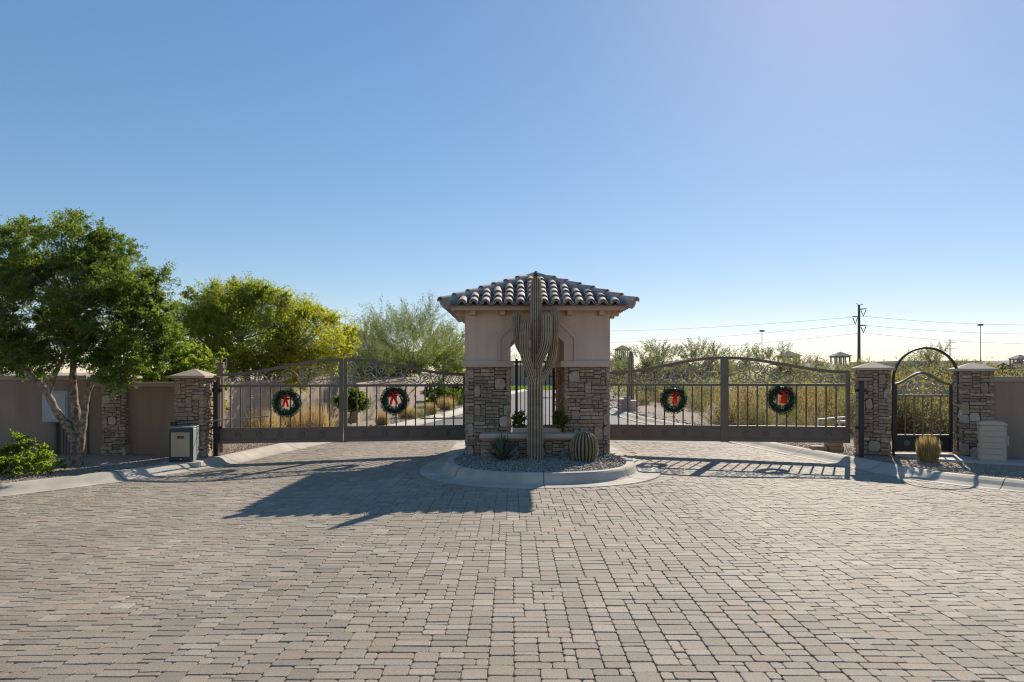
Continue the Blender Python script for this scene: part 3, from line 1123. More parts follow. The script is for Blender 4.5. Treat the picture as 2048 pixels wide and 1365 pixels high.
# iron fence in the back of the passage
fe = thing('iron_fence', 'black iron picket fence closing the back of the gatehouse passage', 'fence', (.47, 15.1, .1))
for z0, z1 in ((.20, .24), (1.86, 1.90)):
    MB().box(OL + .05, OR_ - .05, 15.08, 15.12, z0, z1).build('rail', M['black'], fe, world=True)
for x in (OL + .13, OR_ - .04):
    MB().box(x - .028, x + .028, 15.07, 15.13, .0, 1.95).build('post', M['black'], fe, world=True)
fp = None
for k in range(8):
    x = OL + .13 + (k + 1) * (OR_ - OL - .17) / 9
    MB().box(x - .009, x + .009, 15.09, 15.11, .1, 1.86).build('picket', M['black'], fe, world=True)


# ------------------------------------------------------------------ pillars and walls
def pillar(label, x, y, rz, w, zb, zt, zapex, seed, capw=None):
    """x, y: middle of the front face; rz turns the front (normal -y)"""
    t = thing('stone_pillar', label, 'pillar', (x, y, zb), rz)
    core = MB().box(-w / 2 + .03, w / 2 - .03, .03, w - .03, -.4, zt - zb).build('core', M['mortar'], t)
    mw = wmat(t)
    r3 = mw.to_3x3()
    ux, uy = r3 @ Vector((1, 0, 0)), r3 @ Vector((0, 1, 0))
    z0 = -.06
    stone_face(t, mw @ Vector((-w / 2, .03, z0)), ux, w, zt - zb - z0, seed)
    stone_face(t, mw @ Vector((w / 2 - .03, 0, z0)), uy, w, zt - zb - z0, seed + 1)
    stone_face(t, mw @ Vector((-w / 2 + .03, w, z0)), -uy, w, zt - zb - z0, seed + 2)
    cw = capw or w / 2 + .065
    c = MB()
    h1 = .052
    zz = zt - zb + .002
    vs = []
    for (o_, z) in ((-.012, 0), (0, .008), (0, h1 - .006), (-.01, h1)):
        vs += [(-cw - o_, w / 2 - cw - o_, zz + z), (cw + o_, w / 2 - cw - o_, zz + z), (cw + o_, w / 2 + cw + o_, zz + z), (-cw - o_, w / 2 + cw + o_, zz + z)]
    fs = [(3, 2, 1, 0)] + [(k * 4 + i, k * 4 + (i + 1) % 4, k * 4 + 4 + (i + 1) % 4, k * 4 + 4 + i) for k in range(3) for i in range(4)]
    vs.append((0, w / 2, zapex - zb))
    fs += [(12, 13, 16), (13, 14, 16), (14, 15, 16), (15, 12, 16)]
    c.add(vs, fs).build('cap', M['cap'], t)
    return t


pillar('stone pillar with a pyramid cap beside the dark green control cabinet', -6.095, 12.85, 0.0, .55, -.02, 1.535, 1.72, 41)
pillar('stone pillar half hidden by the tree, between two stucco wall panels', P(228, 0, 13.4).x, 13.36, 0.0, .46, -.02, 1.52, 1.62, 45)
pillar('stone pillar with a pyramid cap between the wide right gate and the walk gate', 7.05, 13.28, R(-20), .58, .03, 1.685, 1.86, 51)
pillar('stone pillar with a pyramid cap behind the beige plastic box', 8.86, 13.02, R(-21), .58, .05, 1.665, 1.845, 55)


def stucco_wall(label, x0, y0, x1, y1, zb, zt, th=.2, cop=.10, proud=.03):
    t = thing('stucco_wall', label, 'wall', ((x0 + x1) / 2, (y0 + y1) / 2, zb), math.atan2(y1 - y0, x1 - x0))
    L = math.dist((x0, y0), (x1, y1))
    MB().box(-L / 2, L / 2, 0, th, -.4, zt - zb - cop).build('panel', M['stucco_wall'], t)
    MB().box(-L / 2 - .002, L / 2 + .002, -proud, th + proud, zt - zb - cop + .002, zt - zb, bev=.012).build('coping', M['wall_coping'], t)
    return t


x345 = -6.36
stucco_wall('short brown stucco wall panel beside the dark green control cabinet', P(246, 0, 13.5).x, 13.52, x345, 13.52, -.02, 1.455)
stucco_wall('low brown stucco wall piece just left of the hidden stone pillar', P(174, 0, 13.5).x, 13.56, P(208, 0, 13.5).x, 13.56, -.02, 1.455)
stucco_wall('long brown stucco wall behind the tree and the grey meter box', -18, 13.5, P(174, 0, 13.5).x - .004, 13.5, -.02, 1.585)
dx, dy = math.cos(R(-21)), math.sin(R(-21))
stucco_wall('long brown stucco wall running off behind the beige plastic box', 9.03, 13.02, 9.03 + 7 * dx, 13.02 + 7 * dy, .03, 1.565)


# ------------------------------------------------------------------ gates
def scroll_pts(cx, cz, Rr, a0, turns, sgn, tail, umin, umax, zmin, ztop):
    """spiral growing from its eye, then an S-shaped tail"""
    n = 26
    pts = []
    for i in range(n + 1):
        t = i / n
        r = .10 * Rr + .90 * Rr * t ** .85
        w = a0 - sgn * (1 - t) * turns * 2 * PI
        pts.append((cx + r * math.cos(w), cz + r * math.sin(w)))
    hd = math.atan2(pts[-1][1] - pts[-2][1], pts[-1][0] - pts[-2][0])
    x, z = pts[-1]
    st = .02
    L = tail
    s = 0
    while s < L:
        t = s / L
        kap = sgn / Rr * (1 - 2.0 * t)
        hd += kap * st
        x += math.cos(hd) * st
        z += math.sin(hd) * st
        if not (umin < x < umax and zmin < z < ztop(x)):
            break
        pts.append((x, z))
        s += st
    return pts


def twisted_mesh(h):
    b = MB()
    n = 44
    vs, fs = [], []
    hw = .0125
    for i in range(n + 1):
        t = i / n
        w = PI / 4 + (min(max((t - .05) / .9, 0), 1)) * 2 * PI * 4
        for k in range(4):
            a = w + k * PI / 2
            vs.append((hw * math.cos(a) * 1.35, hw * math.sin(a) * 1.35, h * t))
    for i in range(n):
        for k in range(4):
            fs.append((i * 4 + k, i * 4 + (k + 1) % 4, i * 4 + 4 + (k + 1) % 4, i * 4 + 4 + k))
    return b.add(vs, fs).mesh('picket')


def collar_mesh(h, collars=(.2, .48, .76)):
    b = MB()
    b.box(-.0125, .0125, -.0125, .0125, 0, h)
    for c in collars:
        z = h * c
        b.tube([(0, 0, z - .032), (0, 0, z - .02), (0, 0, z - .008), (0, 0, z + .008), (0, 0, z + .02), (0, 0, z + .032)], [.012, .027, .019, .019, .027, .012], 8)
    return b.mesh('picket')


def rosette(r):
    b = MB()
    k = 16
    prof = [(1.0, 0), (1.0, .008), (.86, .014), (.74, .007), (.52, .009), (.40, .02), (.2, .026), (.0, .027)]
    vs, fs = [], []
    for (q_, d) in prof[:-1]:
        for i in range(k):
            w = 2 * PI * i / k
            rr = r * q_ * (1 + (.05 * math.cos(8 * w) if .3 < q_ < .8 else 0))
            vs.append((rr * math.cos(w), -d, rr * math.sin(w)))
    vs.append((0, -.027, 0))
    m_ = len(prof) - 1
    for a in range(m_ - 1):
        for i in range(k):
            fs.append((a * k + i, a * k + (i + 1) % k, a * k + k + (i + 1) % k, a * k + k + i))
    for i in range(k):
        fs.append(((m_ - 1) * k + i, (m_ - 1) * k + (i + 1) % k, m_ * k))
    return b.add(vs, fs).mesh('rosette', False)


ros_me = rosette(.062)


def gate_leaf(label, hinge, centre, z_bot, z_pan, z_rail, z_low, z_pk, flip, npick=11, seed=1):
    """hinge/centre: plan points of the two ends; flip: the stile line is seen from its back so the front is local +y"""
    x0, y0 = hinge
    x1, y1 = centre
    L = math.dist(hinge, centre) - .006
    t = thing('gate_leaf', label, 'gate', (x0, y0, 0), math.atan2(y1 - y0, x1 - x0), 'four leaves of the two wide driveway gates')
    fs_ = 1 if flip else -1
    bz = M['bronze']

    def ztop(u):
        s = min(max((u - .0) / L, 0), 1)
        s = min(max((s - .02) / .96, 0), 1)
        return z_low + (z_pk - z_low) * (s * s * (3 - 2 * s))
    # stiles
    MB().box(0, .07, -.035, .035, z_bot, ztop(.03) - .06).build('stile', bz, t)
    MB().box(L - .07, L, -.035, .035, z_bot - .01, ztop(L) - .055).build('stile', bz, t)
    # arched top rail
    pts = [(L * i / 28, ztop(L * i / 28) - .028) for i in range(29)]
    MB().ribbon(pts, .056, .075).build('top_rail', bz, t)
    MB().box(.07, L - .07, -.03, .03, z_rail - .05, z_rail).build('mid_rail', bz, t)
    # solid kick panel with a raised frame
    MB().box(.07, L - .07, -.012, .012, z_bot + .002, z_pan - .002).build('kick_panel', bz, t)
    fr = MB()
    fr.box(.07, L - .07, -.03, .03, z_pan - .05, z_pan)
    fr.box(.07, L - .07, -.03, .03, z_bot, z_bot + .055)
    fr.box(.07, .105, -.022, .022, z_bot + .055, z_pan - .05)
    fr.box(L - .105, L - .07, -.022, .022, z_bot + .055, z_pan - .05)
    fr.build('kick_frame', bz, t)
    for k in range(5):
        o = link('rosette', ros_me, bz, t)
        o.location = (L * (k + 1) / 6, fs_ * .0125, (z_bot + z_pan) / 2)
        if flip:
            o.rotation_euler = (0, 0, PI)
    h = z_rail - .05 - z_pan + .004
    tw, cl = twisted_mesh(h), collar_mesh(h)
    tw.materials.append(bz)
    cl.materials.append(bz)
    for k in range(npick):
        o = link('picket', cl if k % 2 == 0 else tw, bz, t)
        o.location = (.07 + (L - .14) * (k + 1) / (npick + 1), 0, z_pan - .002)
    # scrollwork
    rg = random.Random(seed)
    zt = lambda u: ztop(u) - .062
    u = .19
    alt = 0
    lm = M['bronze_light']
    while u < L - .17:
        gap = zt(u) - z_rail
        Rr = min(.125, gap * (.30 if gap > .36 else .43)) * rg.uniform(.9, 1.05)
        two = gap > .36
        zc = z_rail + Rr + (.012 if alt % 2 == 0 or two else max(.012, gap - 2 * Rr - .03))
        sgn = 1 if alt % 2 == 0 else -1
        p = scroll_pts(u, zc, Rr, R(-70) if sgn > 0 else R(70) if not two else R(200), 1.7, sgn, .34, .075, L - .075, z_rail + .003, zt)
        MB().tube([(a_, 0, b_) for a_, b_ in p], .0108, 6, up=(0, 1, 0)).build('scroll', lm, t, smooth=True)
        if two:
            R2 = min(.135, gap * .26) * rg.uniform(.92, 1.05)
            u2 = u + rg.uniform(.02, .09)
            z2 = min(zt(u2 - R2), zt(u2)) - R2 - .012
            p = scroll_pts(u2, z2, R2, R(100) if sgn > 0 else R(60), 1.75, -sgn, .36, .075, L - .075, z_rail + .003, zt)
            MB().tube([(a_, 0, b_) for a_, b_ in p], .0108, 6, up=(0, 1, 0)).build('scroll', lm, t, smooth=True)
        u += Rr * 2 + .055
        alt += 1
    # thin arched stems along the rail
    u = .30
    while u < L - .5:
        q_ = [(u + .34 * i / 10, z_rail + .005 + .055 * math.sin(PI * i / 10)) for i in range(11)]
        MB().tube([(a_, 0, b_) for a_, b_ in q_], .009, 6, up=(0, 1, 0)).build('scroll', lm, t, smooth=True)
        u += .62
    return t


LH, LC, LN = (-5.74, 13.28), (-3.37, 13.64), (-.935, 14.0)
RN, RC_, RHg = (1.93, 14.0), (4.27, 13.72), (6.63, 13.40)
GL = [
    gate_leaf('dark bronze iron gate leaf with scrollwork, hinged beside the dark green control cabinet', LH, LC, .262, .565, 1.41, 1.625, 1.93, False, seed=1),
    gate_leaf('dark bronze iron gate leaf with scrollwork, reaching the left stone pier of the gatehouse', LN, LC, .265, .57, 1.41, 1.63, 1.93, True, seed=2),
    gate_leaf('dark bronze iron gate leaf with scrollwork, reaching the right stone pier of the gatehouse', RN, RC_, .262, .585, 1.425, 1.66, 1.965, False, seed=3),
    gate_leaf('dark bronze iron gate leaf with scrollwork, hinged at the pillar next to the walk gate', RHg, RC_, .262, .585, 1.425, 1.68, 1.965, True, seed=4),
]

# steel hinge posts
for (x, y, lab, zt) in ((-5.70, 13.16, 'black steel hinge post standing against the pillar by the control cabinet', 1.47), (6.71, 13.12, 'black steel hinge post standing against the pillar by the walk gate', 1.49)):
    t = thing('hinge_post', lab, 'post', (x, y, -.05), R(0 if x < 0 else -20))
    MB().box(-.045, .045, -.045, .045, -.2, zt + .05, bev=.006).build('post', M['black'], t)
    s_ = -1 if x < 0 else 1
    for z in (.63, 1.35):
        MB().tube([(0, .03, z - .04), (0, .03, z + .04)], .05, 10).build('hinge', M['black'], t)
        MB().box(-.10, .10, .02, .06, z - .03, z + .03).build('hinge_arm', M['black'], t)

# operator arms
for (a, b_, lab) in (((-6.3, 12.72, .69), (-4.75, 13.36, .79), 'thin steel operator arm from the control cabinet to the left gate'),
                     ((-.9, 13.9, .72), (-1.85, 13.80, .715), 'thin steel operator arm beside the left pier of the gatehouse')):
    t = thing('operator_arm', lab, 'gate arm', a)
    MB().tube([a, b_], .013, 8).build('rod', M['bronze_light'], t, world=True)
    MB().box(a[0] - .05, a[0] + .05, a[1] - .04, a[1] + .04, a[2] - .035, a[2] + .035, bev=.006).build('bracket', M['black'], t, world=True)

# tall square post with hooks behind the left gate
tp = thing('square_post', 'tall square brown post with two curled hooks behind the left gate', 'post', (P(440, 0, 13.9).x, 13.95, -.05))
MB().box(-.055, .055, -.055, .055, -.2, 1.87, bev=.006).build('post', M['brownpost'], tp)
MB().box(-.062, .062, -.062, .062, 1.872, 1.90, bev=.008).build('cap', M['brownpost'], tp)
for s_ in (-1, 1):
    hk = [(s_ * .05, 0, 1.74), (s_ * .08, 0, 1.80), (s_ * .115, 0, 1.83), (s_ * .11, 0, 1.90), (s_ * .115, 0, 1.97), (s_ * .07, 0, 1.985), (s_ * .045, 0, 1.97)]
    MB().tube(hk, [.014, .014, .014, .013, .012, .012, .012], 6).build('hook', M['metalgrey'], tp)

# walk gate with its hoop
gA, gB = (7.46, 13.34), (8.60, 13.24)
ang = math.atan2(gB[1] - gA[1], gB[0] - gA[0])
Lg = math.dist(gA, gB)
wg = thing('walk_gate', 'narrow dark iron walk gate with fine scrolls, behind the golden grass tuft', 'gate', (*gA, 0), ang)
zb_, zp_, zr_, zl_, zk_ = .10, .44, 1.21, 1.435, 1.66


def zw(u):
    s = 1 - abs(u / (Lg - .1) - .5) * 2
    s = min(max(s, 0), 1)
    return zl_ + (zk_ - zl_) * (s * s * (3 - 2 * s))


LgI = Lg - .06
MB().box(.0, .05, -.025, .025, zb_, zl_ - .035).build('stile', M['black'], wg)
MB().box(LgI - .05, LgI, -.025, .025, zb_, zl_ - .035).build('stile', M['black'], wg)
MB().ribbon([(LgI * i / 24, zw(LgI * i / 24) - .02) for i in range(25)], .042, .055).build('top_rail', M['bronze'], wg)
MB().box(.05, LgI - .05, -.022, .022, zr_ - .035, zr_).build('mid_rail', M['bronze'], wg)
MB().box(.05, LgI - .05, -.022, .022, zp_ - .035, zp_).build('low_rail', M['bronze'], wg)
MB().box(.05, LgI - .05, -.01, .01, zb_ + .002, zp_ - .037).build('kick_panel', M['black'], wg)
for k in range(2):
    o = link('rosette', ros_me, M['bronze'], wg)
    o.location = (LgI * (.22 + .56 * k), -.0105, (zb_ + zp_) / 2)
hp = zr_ - .035 - zp_ + .004
pk = MB().box(-.010, .010, -.010, .010, 0, hp).mesh('picket')
pk.materials.append(M['bronze'])
for k in range(5):
    o = link('picket', pk, M['bronze'], wg)
    o.location = (.05 + (LgI - .1) * (k + 1) / 6, 0, zp_ - .002)
zt2 = lambda u: zw(u) - .045
rg = random.Random(77)
for side in (1, -1):
    for (du, dz, Rr, a0, sg) in ((.09, .07, .055, 200, 1), (.08, .19, .05, 100, -1), (.10, .31, .045, 60, 1), (.24, .065, .052, 250, -1), (.22, .17, .048, 60, 1), (.23, .25, .035, 120, -1),
                                 (.37, .06, .045, 200, 1), (.35, .135, .04, 80, -1), (.46, .06, .04, 150, 1)):
        u, z = LgI / 2 + side * du, zr_ + dz
        if zt2(u) < z + Rr * .6 or not .06 < u < LgI - .06:
            continue
        p = scroll_pts(u, z, Rr, R(a0) if side > 0 else PI - R(a0), 1.6, sg * side, .20, .055, LgI - .055, zr_ + .002, zt2)
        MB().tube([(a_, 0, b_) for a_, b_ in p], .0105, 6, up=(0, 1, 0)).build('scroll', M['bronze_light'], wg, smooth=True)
hoop = thing('gate_hoop', 'round black steel hoop arching over the narrow walk gate', 'gate arch', (*gA, 0), ang)
hc, hr = Lg / 2 - .01, Lg / 2 + .03
pts = [(hc - hr, .02), (hc - hr, .8), (hc - hr, 1.42)] + [(hc - hr * math.cos(PI * i / 28), 1.50 + hr * 1.03 * math.sin(PI * i / 28)) for i in range(29)] + [(hc + hr, 1.42), (hc + hr, .8), (hc + hr, -.05)]
MB().ribbon(pts, .036, .045, y0=-.075).build('hoop', M['black'], hoop)

# ------------------------------------------------------------------ wreaths
wr_rng = np.random.default_rng(5)


def wreath_mesh(seed):
    g_ = np.random.default_rng(seed)
    n = 1900
    th = g_.uniform(0, 2 * PI, n)
    ph = g_.uniform(0, 2 * PI, n)
    rr = .055 + .028 * np.sin(th * 3 + seed) * 0 + g_.uniform(0, .028, n)
    Rm = .205 * (1 + .03 * np.sin(5 * th + seed))
    C = np.stack([(Rm + rr * np.cos(ph)) * np.cos(th), rr * np.sin(ph) * .8, (Rm + rr * np.cos(ph)) * np.sin(th)], 1)
    out = np.stack([np.cos(ph) * np.cos(th), np.sin(ph), np.cos(ph) * np.sin(th)], 1)
    out += np.stack([-np.sin(th), 0 * th, np.cos(th)], 1) * .7
    V, Q = leaf_quads(C, .060, .011, out, .7, g_)
    me = np_mesh('needles', V, Q, g_.uniform(.01, 1, n))
    return me


def frost_mesh(seed):
    g_ = np.random.default_rng(seed + 50)
    n = 60
    th = g_.uniform(0, 2 * PI, n)
    ph = g_.uniform(PI, 2 * PI, n)
    C = np.stack([(.205 + .085 * np.cos(ph)) * np.cos(th), .085 * np.sin(ph) * .8, (.205 + .085 * np.cos(ph)) * np.sin(th)], 1)
    V, Q = leaf_quads(C, .03, .012, None, 1, g_)
    return np_mesh('frosted_tips', V, Q, g_.uniform(.01, 1, n))


def bow_parts(t, sc_=1.0, dr=0.0):
    """a red ribbon bow: two loops, a knot and two tails"""
    def rib(path, w, name, fl=0.0):
        b = MB()
        vs, fs = [], []
        k = len(path)
        for i, p in enumerate(path):
            p = Vector(p) * sc_
            ww = w * sc_ * (1 + fl * i / k)
            q = Vector(path[min(i + 1, k - 1)]) - Vector(path[max(i - 1, 0)])
            side = Vector((-q.z, 0, q.x)).normalized() if (q.x or q.z) else Vector((1, 0, 0))
            if name == 'bow_loop':
                side = Vector((0, .8, .6)).normalized()
            vs += [p + side * ww / 2, p - side * ww / 2 + Vector((0, .008, 0))]
        for i in range(k - 1):
            fs.append((2 * i, 2 * i + 1, 2 * i + 3, 2 * i + 2))
        n_ = len(vs)
        vs += [v + Vector((0, .003, 0)) for v in vs]
        fs += [tuple(n_ + j_ for j_ in f[::-1]) for f in fs]
        b.add(vs, fs)
        b.build(name, M['red'], t, smooth=True)
    y = -.095
    for s_ in (-1, 1):
        lp = [(0, y, .13)] + [(s_ * (.055 - .055 * math.cos(w)), y - .018 * math.sin(w), .135 + .042 * math.sin(w) + .01) for w in [PI * 2 * i / 12 for i in range(1, 12)]] + [(0, y, .13)]
        rib(lp, .06, 'bow_loop')
        rib([(s_ * .008, y - .012, .13), (s_ * .018, y - .02, .08), (s_ * .03, y - .018, .03), (s_ * (.045 + dr), y - .01, -.03), (s_ * (.055 + dr), y - .012, -.085)], .044, 'bow_tail', .55)
    MB().box(-.022 * sc_, .022 * sc_, y * sc_ - .03, y * sc_ + .008, .11 * sc_, .152 * sc_, bev=.008).build('bow_knot', M['red'], t)


wm = [wreath_mesh(1), wreath_mesh(2)]
fm = [frost_mesh(1), frost_mesh(2)]
WRE = [(577, 806, 13.45, 'green pine wreath with a red bow on the gate leaf by the control cabinet'),
       (791, 801, 13.78, 'green pine wreath with a red bow on the gate leaf left of the gatehouse'),
       (1345, 800, 13.75, 'green pine wreath with a red bow on the gate leaf right of the gatehouse'),
       (1559, 799, 13.47, 'green pine wreath with a bright red bow on the gate leaf by the walk gate')]
for k, (px, py, d, lab) in enumerate(WRE):
    p = P(px, py, d)
    t = thing('wreath', lab, 'wreath', (p.x, d - .10, p.z), 0, 'wreaths hung on the driveway gates')
    t.rotation_euler = (R((2, -3, 1, -2)[k]), R((3, -4, 2, 6)[k]), R((2, -3, 4, -2)[k]))
    t.scale = ((1.0, 1.04, .98, 1.02)[k],) * 3
    o = link('needles', wm[k % 2], M['needle'], t)
    o.rotation_euler = (0, R((0, 80, 200, 290)[k]), 0)
    o = link('frosted_tips', fm[k % 2], M['needle_frost'], t)
    ring = [(.205 * math.cos(2 * PI * i / 24), 0, .205 * math.sin(2 * PI * i / 24)) for i in range(25)]
    MB().tube(ring, .045, 8, caps=False).build('wire_ring', M['needle'], t)
    bow_parts(t, (.82, .86, .80, .88)[k], (0, .012, -.01, -.02)[k])


# ------------------------------------------------------------------ cacti
def ribbed(path, rads, ribs, name, m, parent, depth=.17, spines=True):
    n = ribs * 4
    star = [1.0, .95, 1 - depth, .95]
    b = MB()
    path = [Vector(p) for p in path]
    k = len(path)
    vs, fs, rr = [], [], []
    prev = None
    for i, p in enumerate(path):
        t = (path[min(i + 1, k - 1)] - path[max(i - 1, 0)]).normalized()
        a = Vector((1, 0, 0)) if prev is None else prev
        a = (a - t * a.dot(t)).normalized()
        prev = a
        bb = t.cross(a)
        for j in range(n):
            w = 2 * PI * j / n
            r = rads[i] * star[j % 4]
            vs.append(p + a * (math.cos(w) * r) + bb * (math.sin(w) * r))
    for i in range(k - 1):
        for j in range(n):
            fs.append((i * n + j, i * n + (j + 1) % n, (i + 1) * n + (j + 1) % n, (i + 1) * n + j))
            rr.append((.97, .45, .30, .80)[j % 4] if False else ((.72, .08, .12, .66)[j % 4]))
    fs.append(tuple(range((k - 1) * n, k * n)))
    rr.append(.5)
    b.v = [tuple(v) for v in vs]
    b.f = [list(f) for f in fs]
    b.r = rr
    b.m = [0] * len(fs)
    if spines:
        g2_ = np.random.default_rng(k * 7 + ribs)
        Cs, Ns = [], []
        for i in range(k - 1):
            L_ = (path[i + 1] - path[i]).length
            q_ = max(1, round(L_ / .032))
            for j in range(0, n, 4):
                for e_ in range(q_):
                    c_ = vs[i * n + j].lerp(vs[(i + 1) * n + j], (e_ + .5) / q_)
                    o_ = (c_ - path[i].lerp(path[i + 1], (e_ + .5) / q_)).normalized()
                    Cs += [c_ + o_ * .006] * 3
                    Ns += [o_] * 3
        V_, Q_ = leaf_quads(np.array(Cs), .030, .0035, np.array(Ns), .75, g2_)
        tag(link('spines', np_mesh('spines', V_, Q_), M['spine'], parent, world=True), kind='stuff')
    return b.build(name, m, parent, world=True)


def curve3(pts, n=8):
    out = []
    k = len(pts)
    for i in range(k - 1):
        p0, p1, p2, p3 = pts[max(i - 1, 0)], pts[i], pts[i + 1], pts[min(i + 2, k - 1)]
        for j in range(n):
            t = j / n
            out.append(tuple(.5 * ((2 * b2) + (-a + c) * t + (2 * a - 5 * b2 + 4 * c - d) * t * t + (-a + 3 * b2 - 3 * c + d) * t ** 3) for a, b2, c, d in zip(p0, p1, p2, p3)))
    out.append(tuple(pts[-1]))
    return out


SY = 12.0
sg = thing('saguaro_cactus', 'tall ribbed cactus with four upturned arms in front of the gatehouse', 'cactus', (.42, SY, .13))
c0 = P(1072, 918, SY).x
tz = [.08, .5, 1.0, 1.40, 1.55, 1.7, 2.0, 2.5, 3.0, 3.22, 3.30, 3.335]
tr = [.140, .142, .140, .138, .128, .112, .106, .103, .098, .09, .065, .02]
tp_ = curve3([(c0 - .015 * (z < 1.45) - .005 * z * 0, SY, z) for z in tz], 3)
trr = [v[0] for v in curve3([(r_,) for r_ in tr], 3)]
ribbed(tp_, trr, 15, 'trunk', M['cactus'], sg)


def arm(px_pts, rad, name='arm'):
    pts = [(P(px, py, SY).x, SY + dy_, P(px, py, SY).z) for px, py, dy_ in px_pts]
    pth = curve3(pts, 6)
    k = len(pth)
    rads = []
    for i in range(k):
        t = i / (k - 1)
        r = rad * (.86 + .2 * min(1, t * 1.6))
        rads.append(r)
    tip = Vector(pth[-1])
    for j, (dz, q_) in enumerate(((.035, .93), (.065, .74), (.085, .42), (.092, .12))):
        pth.append((tip.x, tip.y, tip.z + dz))
        rads.append(rads[k - 1] * q_)
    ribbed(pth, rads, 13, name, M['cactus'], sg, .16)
    g_ = np.random.default_rng(int(px_pts[-1][0]))
    n_ = 40
    C = np.array([[tip.x, tip.y, tip.z + .075]]) + g_.normal(size=(n_, 3)) * np.array([[.03, .03, .012]])
    V, Q = leaf_quads(C, .035, .012, np.array([[0, 0, 1.]]), .8, g_)
    link('bud_tuft', np_mesh('bud_tuft', V, Q), M['palebud'] if px_pts[-1][0] != 1050 else M['drybud'], sg, world=True)


arm([(1066, 728, .02), (1052, 712, .08), (1039, 688, .12), (1035, 662, .12), (1034, 634, .11)], .078)
arm([(1068, 768, -.03), (1061, 745, -.12), (1051, 715, -.17), (1049, 685, -.18), (1050, 655, -.17)], .086)
arm([(1074, 728, -.03), (1082, 712, -.12), (1090, 690, -.16), (1092, 664, -.16), (1092, 637, -.15)], .088)
arm([(1080, 762, .02), (1094, 742, .07), (1104, 715, .10), (1108, 680, .10), (1110, 626, .10)], .078)
b = MB()
for k in range(7):
    w = k * .9
    b.tube([(c0, SY, 3.32), (c0 + .03 * math.cos(w), SY + .03 * math.sin(w), 3.36), (c0 + (.02 + .025 * (k % 2)) * math.cos(w), SY + .03 * math.sin(w), 3.39 + .015 * (k % 3))], [.022, .018, .008], 6)
b.tube([(c0, SY, 3.33), (c0, SY, 3.42), (c0, SY, 3.425)], [.012, .012, .035], 7)
b.build('dried_bud', M['drybud'], sg, world=True)

bc = thing('barrel_cactus', 'fat ribbed barrel cactus on the island gravel near the right pier', 'cactus', (1.24, 11.72, .12))
hh = [(-.03, .15), (.03, .19), (.10, .222), (.2, .238), (.3, .232), (.38, .21), (.44, .172), (.48, .125), (.50, .07), (.495, .02)]
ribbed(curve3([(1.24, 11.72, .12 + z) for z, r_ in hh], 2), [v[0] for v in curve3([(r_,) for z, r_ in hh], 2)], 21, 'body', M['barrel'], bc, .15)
g_ = np.random.default_rng(4)
C = np.array([[1.24, 11.72, .625]]) + g_.normal(size=(70, 3)) * np.array([[.045, .045, .008]])
V, Q = leaf_quads(C, .045, .010, np.array([[0, 0, 1.]]), .8, g_)
link('crown_spines', np_mesh('crown_spines', V, Q), M['palebud'], bc, world=True)


def rosette_plant(name, label, cat_, loc, n, L, W, m, seed, rise=.6, stems=0, th=.012):
    t = thing(name, label, cat_, loc)
    rg = random.Random(seed)
    for k in range(n):
        w = k * 2.39996 + rg.uniform(-.2, .2)
        e = R(15) + (R(86) - R(15)) * (k / n) ** .8 * 1.0 + rg.uniform(-.1, .1)
        l = L * rg.uniform(.8, 1.1) * (.75 + .25 * math.sin(e))
        b = MB()
        vs, fs = [], []
        d = Vector((math.cos(w), math.sin(w), 0))
        sd = Vector((-math.sin(w), math.cos(w), 0))
        x, z = .02, .03
        hd = e
        ns = 6
        for i in range(ns + 1):
            q_ = i / ns
            ww = W / 2 * (math.sin(PI * min(.12 + q_ * .95, 1)) * .9 + .05) * (1 - q_ ** 6)
            p = d * x + Vector((0, 0, z))
            nrm = d * -math.sin(hd) + Vector((0, 0, math.cos(hd)))
            vs += [p + sd * ww + nrm * ww * .4, p - nrm * th * (1 - q_), p - sd * ww + nrm * ww * .4]
            x += math.cos(hd) * l / ns
            z += math.sin(hd) * l / ns
            hd += .05 * (1 if rise > .5 else -1) * (.5 + q_)
        for i in range(ns):
            for c_ in range(2):
                fs.append((i * 3 + c_, i * 3 + c_ + 1, i * 3 + 4 + c_, i * 3 + 3 + c_))
            fs.append((i * 3 + 2, i * 3, i * 3 + 3, i * 3 + 5))
        b.add(vs, fs, rg.uniform(.05, 1))
        b.build('leaf', m, t, smooth=False)
    return t


rosette_plant('agave', 'spiky dark agave rosette on the island gravel before the planter', 'agave', (-.18, 11.72, .12), 34, .42, .075, M['agave'], 3)
rosette_plant('yucca', 'thin dark spiky yucca rising behind the agave at the planter', 'yucca', (-.14, 12.05, .12), 40, .52, .022, M['yucca'], 5, th=.006)


def boulder(name, label, cat_, loc, s, m, seed, group=None):
    rg = random.Random(seed)
    b = MB()
    n, k = 10, 7
    vs, fs = [], []
    for i in range(k):
        ph = -PI / 2 + PI * (i + .5) / k
        for j_ in range(n):
            w = 2 * PI * j_ / n
            q_ = rg.uniform(.82, 1.12)
            vs.append((s[0] * math.cos(ph) * math.cos(w) * q_, s[1] * math.cos(ph) * math.sin(w) * q_, s[2] * (math.sin(ph) * q_ + .75)))
    for i in range(k - 1):
        for j_ in range(n):
            fs.append((i * n + j_, i * n + (j_ + 1) % n, (i + 1) * n + (j_ + 1) % n, (i + 1) * n + j_))
    fs += [tuple(range(n - 1, -1, -1)), tuple(range((k - 1) * n, k * n))]
    o = b.add(vs, fs).build(name, m)
    o.location = loc
    return tag(o, label, cat_, group)


